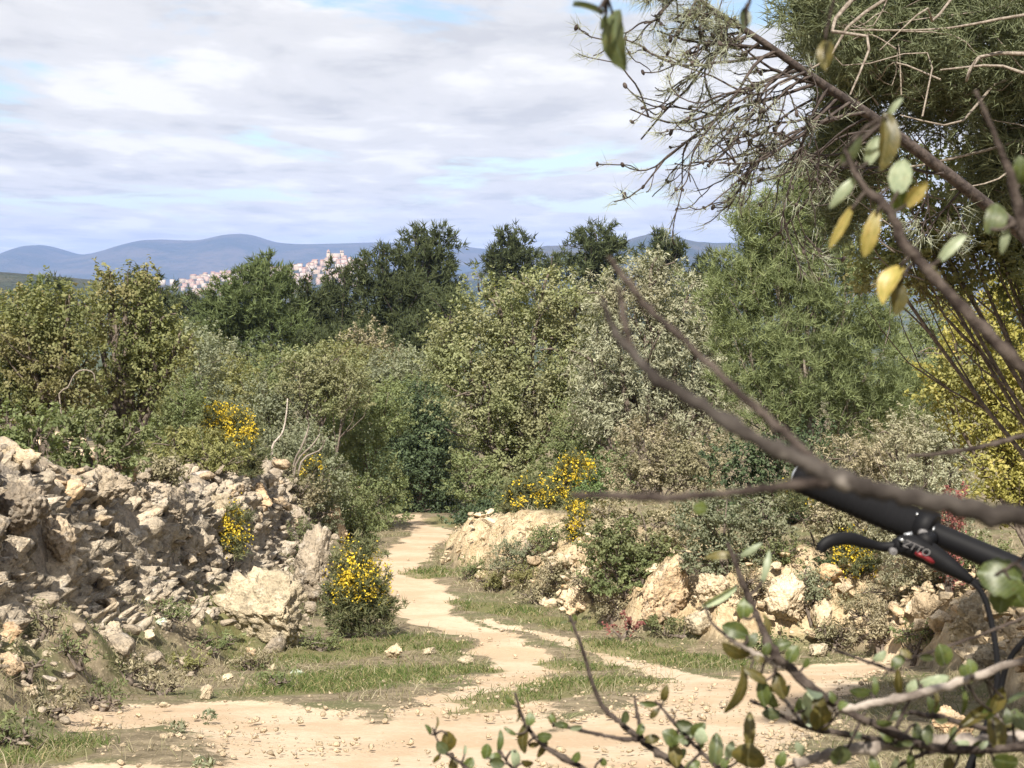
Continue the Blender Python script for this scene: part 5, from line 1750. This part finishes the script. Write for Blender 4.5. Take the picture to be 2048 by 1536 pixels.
twig([(1310, 1400, 1.1, 3), (1335, 1430, 1.1, 6), (1370, 1470, 1.09, 7), (1430, 1530, 1.08, 8), (1520, 1600, 1.08, 11)])
twig([(1345, 1445, 1.1, 3), (1350, 1430, 1.1, 3), (1342, 1418, 1.1, 3)])
twig([(1455, 1085, .98, 7), (1480, 1150, .98, 11), (1512, 1230, .98, 13), (1545, 1300, .97, 16), (1590, 1345, .97, 20), (1650, 1395, .96, 18), (1740, 1445, .96, 16), (1900, 1500, .95, 18), (2150, 1480, .95, 21)], 'bark_fore', 'branch', .08, tr2)
twig([(1450, 1270, .98, 7), (1480, 1290, .98, 9), (1530, 1318, .975, 11), (1570, 1335, .97, 13)], 'bark_grey_lit')
twig([(1670, 1420, .93, 11), (1740, 1408, .93, 16), (1830, 1390, .92, 18), (1930, 1360, .91, 18), (2048, 1322, .90, 16), (2250, 1280, .9, 18)], 'bark_grey_lit', 'branch', .08, tr1)
twig([(1590, 1530, 1.0, 20), (1660, 1510, 1.0, 25), (1760, 1492, 1.0, 30), (1880, 1486, .99, 30), (1990, 1484, .98, 30), (2200, 1470, .97, 31)], 'bark_grey_lit', 'branch', .08, tr2)
twig([(1500, 1400, 1.0, 6), (1560, 1430, 1.0, 8), (1620, 1456, 1.0, 11), (1700, 1470, 1.0, 13), (1790, 1486, 1.0, 16)])
twig([(1540, 1375, 1.0, 7), (1570, 1400, 1.0, 7), (1600, 1440, 1.0, 7), (1620, 1456, 1.0, 8)], 'bark_grey_lit')
twig([(1670, 1300, 1.05, 4), (1740, 1325, 1.05, 7), (1800, 1345, 1.05, 5)])
twig([(1760, 1360, 1.02, 3), (1800, 1325, 1.02, 5), (1860, 1305, 1.02, 6), (1960, 1270, 1.02, 6), (2060, 1230, 1.02, 6)])
twig([(1820, 1425, 1.02, 10), (1880, 1436, 1.02, 12), (1960, 1455, 1.02, 11), (2048, 1480, 1.0, 11)])
twig([(1990, 1430, 1.0, 10), (2020, 1470, 1.0, 13), (2060, 1510, 1.0, 15)], 'bark_grey_lit')
twig([(1790, 1536, .98, 8), (1840, 1510, .98, 10), (1900, 1490, .98, 11)])
twig([(2080, 1080, .80, 7), (2040, 1120, .80, 7), (1990, 1150, .80, 5)])
twig([(2090, 860, .9, 11), (1980, 890, .9, 10), (1880, 908, .9, 8), (1815, 912, .9, 6)], 'bark_fore')


def leaf_mesh(seed, mat, teeth=True):
    rr2 = np.random.default_rng(seed)
    n = 9
    V, Q = [], []
    tt = np.linspace(0, 1, n)
    cv = rr2.uniform(-.12, .12)
    dome = rr2.uniform(.05, .2)
    cup = rr2.uniform(-.02, .12)
    for i, t_ in enumerate(tt):
        wd = max(0.02, math.sin(math.pi * min(1, t_ * .94 + .05)) ** .62) * .5
        if t_ > .93:
            wd = .05
        tooth = 1 + (.07 if teeth and i % 2 else -.02) + rr2.uniform(-.04, .04)
        y = t_ - .5
        bx = cv * (1 - (2 * t_ - 1) ** 2)
        z = -dome * (2 * t_ - 1) ** 2
        V += [(bx - wd * tooth, y, z + cup * 1.5), (bx - wd * .5, y, z + .03 + cup * .4), (bx, y, z), (bx + wd * .5, y, z + .03 + cup * .4), (bx + wd * tooth, y, z + cup * 1.5)]
    for i in range(n - 1):
        for j in range(4):
            a_ = i * 5 + j
            Q.append((a_, a_ + 1, a_ + 6, a_ + 5))
    return mesh_np('leaf', np.array(V), [np.array(Q)], [M[mat]], None, None, True)


LM = {k: [leaf_mesh(50 + i * 7 + j, 'leaf_' + k) for j in range(6)] for i, k in enumerate(('green', 'brown', 'pale', 'yellow', 'dark'))}
RIGHT, UPV, FWD = np.array((1.0, 0, 0)), np.array((0, ST, CT)), np.array((0, CT, -ST))
stalk = MB()
# centre u, v, length and width in pixels, direction of the tip in degrees clockwise from up, kind, distance
LEAVES = [
    (1232, 80, 122, 66, 172, 'dark', .80), (1176, 18, 64, 30, -75, 'dark', .80), (1208, 44, 34, 14, 200, 'dark', .80), (1487, 38, 46, 30, 190, 'dark', .82),  # these top leaves are coloured dark to stand as backlit silhouettes
    (1651, 108, 66, 34, 185, 'brown', .79), (1771, 282, 120, 50, 186, 'brown', .735), (1688, 386, 84, 24, -140, 'pale', .74), (1683, 455, 100, 22, -150, 'yellow', .73),
    (1741, 468, 96, 34, -165, 'yellow', .73), (1802, 352, 70, 48, 10, 'pale', .73), (1832, 388, 64, 32, 40, 'yellow', .73), (1782, 565, 90, 44, -150, 'yellow', .72),
    (1795, 598, 66, 42, 185, 'brown', .725), (1906, 495, 76, 24, 45, 'pale', .72), (1702, 300, 70, 30, 30, 'dark', .74), (1745, 300, 60, 30, 20, 'pale', .75), (1988, 432, 70, 46, 20, 'dark', .72),
    (2040, 342, 60, 40, 0, 'green', .72), (2012, 480, 60, 20, 190, 'pale', .72), (1790, 215, 50, 14, 35, 'pale', .76), (1800, 400, 56, 40, 160, 'green', .735), (1860, 540, 50, 20, 120, 'brown', .725),
    (1402, 1018, 30, 28, 95, 'green', .70), (1487, 1216, 44, 34, 5, 'green', .98), (1470, 1262, 58, 36, -70, 'green', .98), (1472, 1305, 66, 34, -65, 'brown', .98),
    (1482, 1385, 104, 42, -155, 'brown', .97), (1524, 1385, 62, 30, 175, 'green', .975), (1560, 1372, 56, 32, 165, 'brown', .975), (1640, 1432, 66, 46, 0, 'brown', .97),
    (1562, 1290, 44, 26, 70, 'green', .975), (1612, 1326, 24, 18, 30, 'green', .98), (1536, 1250, 50, 18, -8, 'brown', .98), (1512, 1350, 54, 24, -60, 'brown', .97), (1500, 1280, 40, 24, 40, 'dark', .98),
    (1440, 1192, 84, 18, 60, 'pale', .99), (1532, 1132, 70, 16, 15, 'pale', 1.0), (1440, 1110, 66, 20, -95, 'brown', .99), (1500, 1100, 56, 14, 55, 'pale', .99), (1615, 1400, 40, 26, 10, 'pale', .98),
    (893, 1487, 50, 40, 185, 'brown', 1.18), (857, 1458, 24, 12, -30, 'green', 1.18), (873, 1446, 26, 8, 8, 'brown', 1.18), (906, 1530, 32, 20, 190, 'brown', 1.18), (937, 1528, 32, 24, 40, 'green', 1.17), (873, 1518, 24, 12, 215, 'brown', 1.18),
    (975, 1503, 32, 28, 10, 'green', 1.17), (1000, 1482, 46, 14, 5, 'green', 1.17), (990, 1522, 26, 14, 80, 'brown', 1.17), (1045, 1478, 66, 30, 185, 'brown', 1.16), (1034, 1518, 40, 26, 170, 'pale', 1.16), (1084, 1500, 42, 14, 210, 'brown', 1.16),
    (1020, 1402, 26, 12, -45, 'green', 1.16), (1036, 1432, 26, 16, 185, 'brown', 1.16), (1106, 1437, 28, 20, 0, 'brown', 1.15), (1208, 1524, 20, 15, 150, 'green', 1.15), (1055, 1528, 26, 22, 100, 'brown', 1.16), (1020, 1462, 30, 10, -60, 'green', 1.16), (1068, 1490, 24, 12, 80, 'brown', 1.16), (930, 1500, 20, 8, 5, 'pale', 1.17),
    (1298, 1408, 42, 15, -85, 'green', 1.10), (1330, 1388, 40, 18, 10, 'brown', 1.10), (1308, 1428, 30, 14, -140, 'brown', 1.10), (1344, 1472, 44, 38, -60, 'green', 1.09), (1372, 1472, 40, 30, 10, 'pale', 1.09), (1400, 1476, 46, 20, 0, 'green', 1.09),
    (1432, 1500, 70, 32, 5, 'dark', 1.08), (1500, 1460, 78, 26, 3, 'brown', 1.05), (1496, 1515, 56, 76, 0, 'brown', 1.04), (1350, 1510, 50, 30, 170, 'brown', 1.09), (1460, 1500, 40, 22, 15, 'pale', 1.07), (1385, 1530, 36, 26, 60, 'green', 1.08), (1150, 1236, 16, 9, -20, 'green', 1.15), (1128, 1246, 20, 7, -110, 'dark', 1.15),
    (1885, 1310, 46, 42, -15, 'green', 1.0), (1940, 1346, 44, 40, 25, 'green', .99), (1722, 1384, 46, 22, -85, 'green', .95), (1750, 1374, 42, 14, 0, 'green', .95), (1798, 1364, 58, 18, -5, 'brown', .95), (1826, 1376, 36, 24, 10, 'pale', .95),
    (1870, 1362, 60, 28, 75, 'pale', .96), (1928, 1404, 60, 14, 182, 'green', .93), (1870, 1398, 46, 14, 180, 'brown', .93), (1952, 1432, 90, 26, 62, 'brown', .93), (1994, 1400, 60, 30, 20, 'brown', .92), (2034, 1392, 50, 44, 60, 'green', .92),
    (1680, 1512, 48, 46, 10, 'dark', .96), (1832, 1472, 56, 22, 185, 'green', .96), (1856, 1468, 40, 26, 10, 'green', .96), (1992, 1468, 70, 44, 170, 'brown', .95), (1822, 1526, 44, 20, 175, 'green', .96), (1790, 1528, 40, 26, 20, 'pale', .97), (2012, 1524, 56, 46, 100, 'green', .95), (1976, 1420, 50, 26, 200, 'green', .93),
    (2004, 1150, 96, 84, -80, 'green', .80), (2036, 1190, 70, 60, 150, 'green', .80), (2004, 1200, 60, 50, 190, 'green', .81), (1960, 1500, 40, 30, 190, 'green', .95), (2040, 1440, 50, 34, 150, 'dark', .95), (1750, 1530, 40, 22, -20, 'green', .97), (1900, 1530, 36, 26, 0, 'brown', .96), (1560, 1520, 40, 24, 20, 'green', 1.0), (1600, 1500, 36, 20, -30, 'pale', 1.0), (1730, 1440, 30, 16, 190, 'brown', .96),
]
allTW = np.vstack(TW)
# many more small leaves on the lower sprigs
cand = [q for q in allTW if q[1] > .88]
pj = []
for q in cand:
    dv = FWD @ q
    pj.append((1024 + RIGHT @ q / dv * F, 768 - UPV @ q / dv * F, q[1]))
pj = [q for q in pj if 840 < q[0] < 2060 and 1230 < q[1] < 1550 and (q[0] > 1480 or q[1] > 1430)]
for k in range(64):
    u_, v_, d_ = pj[int(r.integers(len(pj)))]
    an = r.uniform(-110, 110)
    ln_ = r.uniform(24, 42) * (1.0 if u_ > 1300 else .8)
    LEAVES.append((u_ + math.sin(math.radians(an)) * ln_ * .62, v_ - math.cos(math.radians(an)) * ln_ * .62, ln_, ln_ * r.uniform(.45, .8), an, str(r.choice(['green', 'green', 'brown', 'pale', 'dark'])), d_ - .01))
for k, (u, v, ln, wd, ang, kd, d) in enumerate(LEAVES):
    a_ = math.radians(ang)
    dirv = unit(RIGHT * math.sin(a_) + UPV * math.cos(a_) + FWD * r.uniform(-.35, .35))
    nrm = -FWD + r.normal(size=3) * .42 + np.array((-.1, 0, .25))
    nrm = unit(nrm - dirv * (nrm @ dirv))
    xax = np.cross(dirv, nrm)
    c = unproj(u, v, d)
    s = d / F
    o = link('leaf', LM[kd][k % 6], oak)
    from mathutils import Matrix
    Rm = Matrix(((xax[0], dirv[0], nrm[0]), (xax[1], dirv[1], nrm[1]), (xax[2], dirv[2], nrm[2])))
    o.rotation_euler = Rm.to_euler()
    o.location = tuple(c - ob)
    o.scale = (wd * s * .95, ln * s * .98, ln * s)
    b = c - dirv * ln * s * .5
    j = int(np.argmin(np.linalg.norm(allTW - b, axis=1)))
    if np.linalg.norm(allTW[j] - b) < 0.05:
        stalk.tube(spline([b + dirv * ln * s * .08, (b + allTW[j]) / 2 - dirv * .002, allTW[j]], 5) - ob, np.linspace(.0007, .0011, 5), 5)
link('leaf_stalks', stalk.mesh('leaf_stalks', [M['bark_fore']], True), oak)['kind'] = 'stuff'

# ------------------------------------------------------------------ the bicycle: its handlebar end shows behind the twigs
M['rubber'] = mat_plain('black_rubber', (0.006, 0.006, 0.007), 0.85, 0.12, 0, .5)
M['black_metal'] = mat_plain('black_anodised', (0.005, 0.005, 0.006), 0.6, 0.15)
M['grey_print'] = mat_plain('grey_print', (0.11, 0.105, 0.105), 0.5, 0.3)
M['silver'] = mat_plain('silver_steel', (0.42, 0.43, 0.44), 0.35, 0.5, .8)
M['red_alloy'] = mat_plain('red_anodised', (0.12, 0.010, 0.013), 0.4, 0.3, .2)
M['frame_paint'] = mat_plain('frame_paint_black', (0.02, 0.021, 0.024), 0.3, 0.5)
hd = np.array((math.sin(math.radians(35)), math.cos(math.radians(35)), 0.0))
E0, E1 = unproj(1597, 951, 1.56), unproj(1960, 1106, 1.45)
bd = unit(E1 - E0)
S = E0 + bd * 0.38
gbz = H(S[0], S[1])
bo = np.array((S[0], S[1], gbz))
bike = thing('bicycle', 'black mountain bike of which handlebar, brake lever and cables show at right', 'bicycle', bo)


def bpart(name, fn, mat, parent=bike, smooth=True):
    mm = MB()
    fn(mm)
    o_ = link(name, mm.mesh(name, [M[mat]], smooth), parent)
    return o_


handle = bpart('handlebar', lambda q: (q.tube(spline([E0 + bd * .10 - bo, S - bo, S + bd * .26 + hd * -.02 - bo], 16), .0112, 12),), 'black_metal')


def gripf(q):
    n = 60
    tt = np.linspace(0, .142, n)
    rad = np.array([.0158 + (.0007 if i % 3 == 0 else 0) for i in range(n)])
    rad[0:3] = (.013, .0155, .0162)
    rad[-4:] = .0172
    q.tube(np.array([E0 + bd * x_ for x_ in tt]) - bo, rad, 16)


bpart('grip', gripf, 'rubber', handle, True)
bpart('end_plug', lambda q: q.tube(np.array([E0 - bd * .004, E0 - bd * .001, E0 + bd * .002]) - bo, [.008, .0125, .0125], 14), 'silver', handle)
bpart('grip', lambda q: q.tube(np.array([S + bd * .24, S + bd * .38]) - bo - np.array((0, .02, 0)), .0162, 12), 'rubber', handle)
Dl = 1.452
lev = bpart('brake_lever', lambda q: q.tube(spline([unproj(1786, 1090, Dl), unproj(1815, 1092, Dl), unproj(1848, 1102, Dl), unproj(1885, 1124, Dl - .005), unproj(1915, 1143, Dl - .01), unproj(1943, 1162, Dl - .012)], 24) - bo, np.interp(np.linspace(0, 1, 24), [0, .1, .3, .5, .7, .85, 1], [.006, .0095, .0118, .0108, .0085, .006, .004]), 12), 'black_metal')


def bladef(q):
    P_ = spline([unproj(1640, 1103, Dl - .02), unproj(1648, 1090, Dl - .02), unproj(1668, 1080, Dl - .018), unproj(1700, 1077, Dl - .012), unproj(1730, 1085, Dl - .006), unproj(1760, 1093, Dl), unproj(1795, 1093, Dl)], 30)
    w = np.interp(np.linspace(0, 1, 30), [0, .08, .2, .45, .62, .8, 1], [.0035, .0052, .0058, .0062, .0058, .0042, .0052])
    T_ = unit(np.gradient(P_, axis=0))
    V = []
    for p_, t_, w_ in zip(P_, T_, w):
        sd_ = unit(np.cross(t_, FWD))
        for ang in np.arange(8) * math.pi / 4:
            V.append(p_ + sd_ * w_ * math.cos(ang) + FWD * .0035 * math.sin(ang))
    V = np.array(V) - bo
    n_ = len(P_)
    Q_ = [(i * 8 + j, i * 8 + (j + 1) % 8, (i + 1) * 8 + (j + 1) % 8, (i + 1) * 8 + j) for i in range(n_ - 1) for j in range(8)]
    q.add(V, Q_)
    q.add([V[:8].mean(0)] + list(V[:8]), (), [(0, 1 + (j + 1) % 8, 1 + j) for j in range(8)])


bpart('lever_blade', bladef, 'black_metal', lev)
cb = unproj(1852, 1054, 1.478)
bpart('clamp', lambda q: (q.tube(np.array([cb - bd * .008, cb - bd * .0075, cb + bd * .0075, cb + bd * .008]) - bo, [.0135, .0165, .0165, .0135], 16), q.tube(spline([cb - bo + (0, -.012, -.008), unproj(1846, 1085, Dl - .004) - bo], 5), [.009, .0085, .008, .008, .009], 10)), 'black_metal', lev)


def bolt(u, v, d, rad, mat, l=.003):
    c_ = unproj(u, v, d)
    bpart('bolt', lambda q: (q.tube(np.array([c_ - FWD * l, c_ - FWD * (l * .9), c_ + FWD * .006]) - bo, [rad * .8, rad, rad], 12), q.tube(np.array([c_ - FWD * l * 1.15, c_ - FWD * l]) - bo, rad * .35, 6)), mat, lev)


bolt(1846, 1067, 1.458, .0042, 'grey_print')
bolt(1786, 1103, 1.443, .0036, 'grey_print')
bolt(1803, 1080, 1.44, .0016, 'silver')
bpart('clamp_edge', lambda q: (q.tube(np.array([unproj(1866, 1071, 1.459), unproj(1860, 1085, 1.457)]) - bo, .0012, 6), q.tube(np.array([unproj(1868, 1054, 1.463), unproj(1866, 1062, 1.461)]) - bo, .0011, 6), q.tube(np.array([unproj(1832, 1028, 1.474), unproj(1840, 1031, 1.474)]) - bo, .0017, 6)), 'silver', lev)
bpart('shim', lambda q: q.tube(np.array([unproj(1808, 1070, 1.455), unproj(1824, 1068, 1.455)]) - bo, [.0018, .0026], 6), 'silver', lev)
bpart('reach_adjuster', lambda q: q.tube(spline([unproj(1830, 1106, 1.441), unproj(1846, 1112, 1.439), unproj(1868, 1126, 1.437)], 8) - bo, [.0014, .0024, .0027, .0027, .0025, .0027, .0025, .0014], 10), 'red_alloy', lev)
fc = bpy.data.curves.new('lettering', 'FONT')
fc.body = 'ZTTO'
fc.size = 0.0098
fc.extrude = 0.0002
fc.shear = 0.2
fo = bpy.data.objects.new('lettering_curve', fc)
COL.objects.link(fo)
bpy.context.view_layer.update()
fme = bpy.data.meshes.new_from_object(fo)
bpy.data.objects.remove(fo)
fme.materials.clear()
fme.materials.append(M['grey_print'])
lo = link('lettering', fme, lev)
tx0 = unproj(1804, 1091, 1.4365)
ba = math.radians(-24)
xax = RIGHT * math.cos(ba) + UPV * math.sin(ba)
yax = -RIGHT * math.sin(ba) + UPV * math.cos(ba)
zax = -FWD
lo.rotation_euler = Matrix(((xax[0], yax[0], zax[0]), (xax[1], yax[1], zax[1]), (xax[2], yax[2], zax[2]))).to_euler()
lo.location = tuple(tx0 - bo)
bpart('cable', lambda q: q.tube(spline([unproj(1940, 1160, 1.44), unproj(1965, 1188, 1.43), unproj(1982, 1240, 1.42), unproj(1994, 1320, 1.40), unproj(1990, 1400, 1.39), unproj(1965, 1470, 1.38), unproj(1930, 1570, 1.37), unproj(1960, 1700, 1.4), unproj(2150, 1850, 1.45)], 40) - bo, .0027, 8), 'rubber')
bpart('cable', lambda q: q.tube(spline([S + np.array((-.02, .03, .02)), unproj(2120, 1230, 1.36), unproj(2050, 1280, 1.37), unproj(2014, 1330, 1.38), unproj(1996, 1400, 1.385), unproj(1970, 1470, 1.39), unproj(1945, 1545, 1.40), unproj(1990, 1720, 1.42), unproj(2180, 1830, 1.46)], 40) - bo, .0027, 8), 'rubber')
bpart('brake_hose', lambda q: q.tube(spline([unproj(1935, 1157, 1.442), unproj(1985, 1178, 1.43), unproj(2070, 1205, 1.42), unproj(2200, 1280, 1.42), S + np.array((.05, .08, -.1))], 20) - bo, .0028, 8), 'rubber')
# the rest of the bicycle stands outside the picture
zt = S[2] - gbz
ax_z = .35


def bp(f_, z_, side=0.0):
    sd_ = np.array((hd[1], -hd[0], 0))
    return hd * f_ + sd_ * side + np.array((0, 0, z_))


bpart('stem', lambda q: q.tube(np.array([bp(0, zt), bp(-.045, zt - .02), bp(-.05, zt - .07)]), [.018, .019, .02], 10), 'black_metal')


def framef(q):
    bb_, hs, he, st = bp(-.42, .34), bp(-.045, zt - .07), bp(-.01, zt - .22), bp(-.60, .80)
    q.tube(np.array([hs, he]), .024, 10)
    q.tube(np.array([bp(-.035, zt - .11), st]), .018, 10)
    q.tube(np.array([he + (0, 0, .03), bb_]), .024, 10)
    q.tube(np.array([bb_, st + (0, 0, .05)]), .018, 10)
    for s_ in (-1, 1):
        q.tube(np.array([bb_, bp(-.86, ax_z, .055 * s_)]), .010, 8)
        q.tube(np.array([st, bp(-.86, ax_z, .055 * s_)]), .009, 8)


bpart('frame', framef, 'frame_paint')
bpart('fork', lambda q: [q.tube(np.array([bp(-.01, zt - .22), bp(.03, zt - .28, .06 * s_), bp(.24, ax_z, .06 * s_)]), .016, 10) for s_ in (-1, 1)], 'black_metal')
bpart('saddle', lambda q: (q.tube(spline([bp(-.80, .92), bp(-.72, .935), bp(-.62, .93), bp(-.52, .925)], 12), np.interp(np.linspace(0, 1, 12), [0, .2, .6, 1], [.05, .062, .03, .018]), 12), q.tube(np.array([bp(-.61, .82), bp(-.65, .93)]), .0145, 10)), 'rubber')
for f_ in (.24, -.86):
    c_ = bp(f_, ax_z)
    ang = np.linspace(0, 2 * math.pi, 49)
    ring = np.array([c_ + hd * math.cos(x_) + np.array((0, 0, math.sin(x_))) * 1.0 for x_ in ang])
    wheel = bpart('wheel', lambda q: q.tube(np.array([bp(f_, ax_z, -.05), bp(f_, ax_z, .05)]), .018, 10), 'black_metal')
    bpart('tyre', lambda q: q.tube(c_ + (ring - c_) * .322, .026, 8, 0, False), 'rubber', wheel)
    bpart('rim', lambda q: q.tube(c_ + (ring - c_) * .293, .011, 6, 0, False), 'black_metal', wheel)
    bpart('spokes', lambda q: [q.tube(np.array([c_ + (ring[j] - c_) * .015, c_ + (ring[j] - c_) * .285]), .001, 4, 0, False) for j in range(0, 48, 2)], 'silver', wheel)

# ------------------------------------------------------------------ haze
hz = NT('haze_air')
vol = hz.node('ShaderNodeVolumePrincipled', {'Color': (0.35, 0.50, 0.94, 1.0), 'Density': 0.000075, 'Anisotropy': 0.0})
hz.l.new(vol.outputs[0], hz.out.inputs['Volume'])
m = MB()
m.box((0, 6950, 90), (15500, 7600, 250))
ho = link('haze', m.mesh('haze', [hz.m]))
tag(ho, 'thin bluish air haze over the valley', 'haze', None, 'stuff')
print('foliage triangles', NTRI[0], 'all', sum(len(me.loops) - 2 * len(me.polygons) for me in bpy.data.meshes))
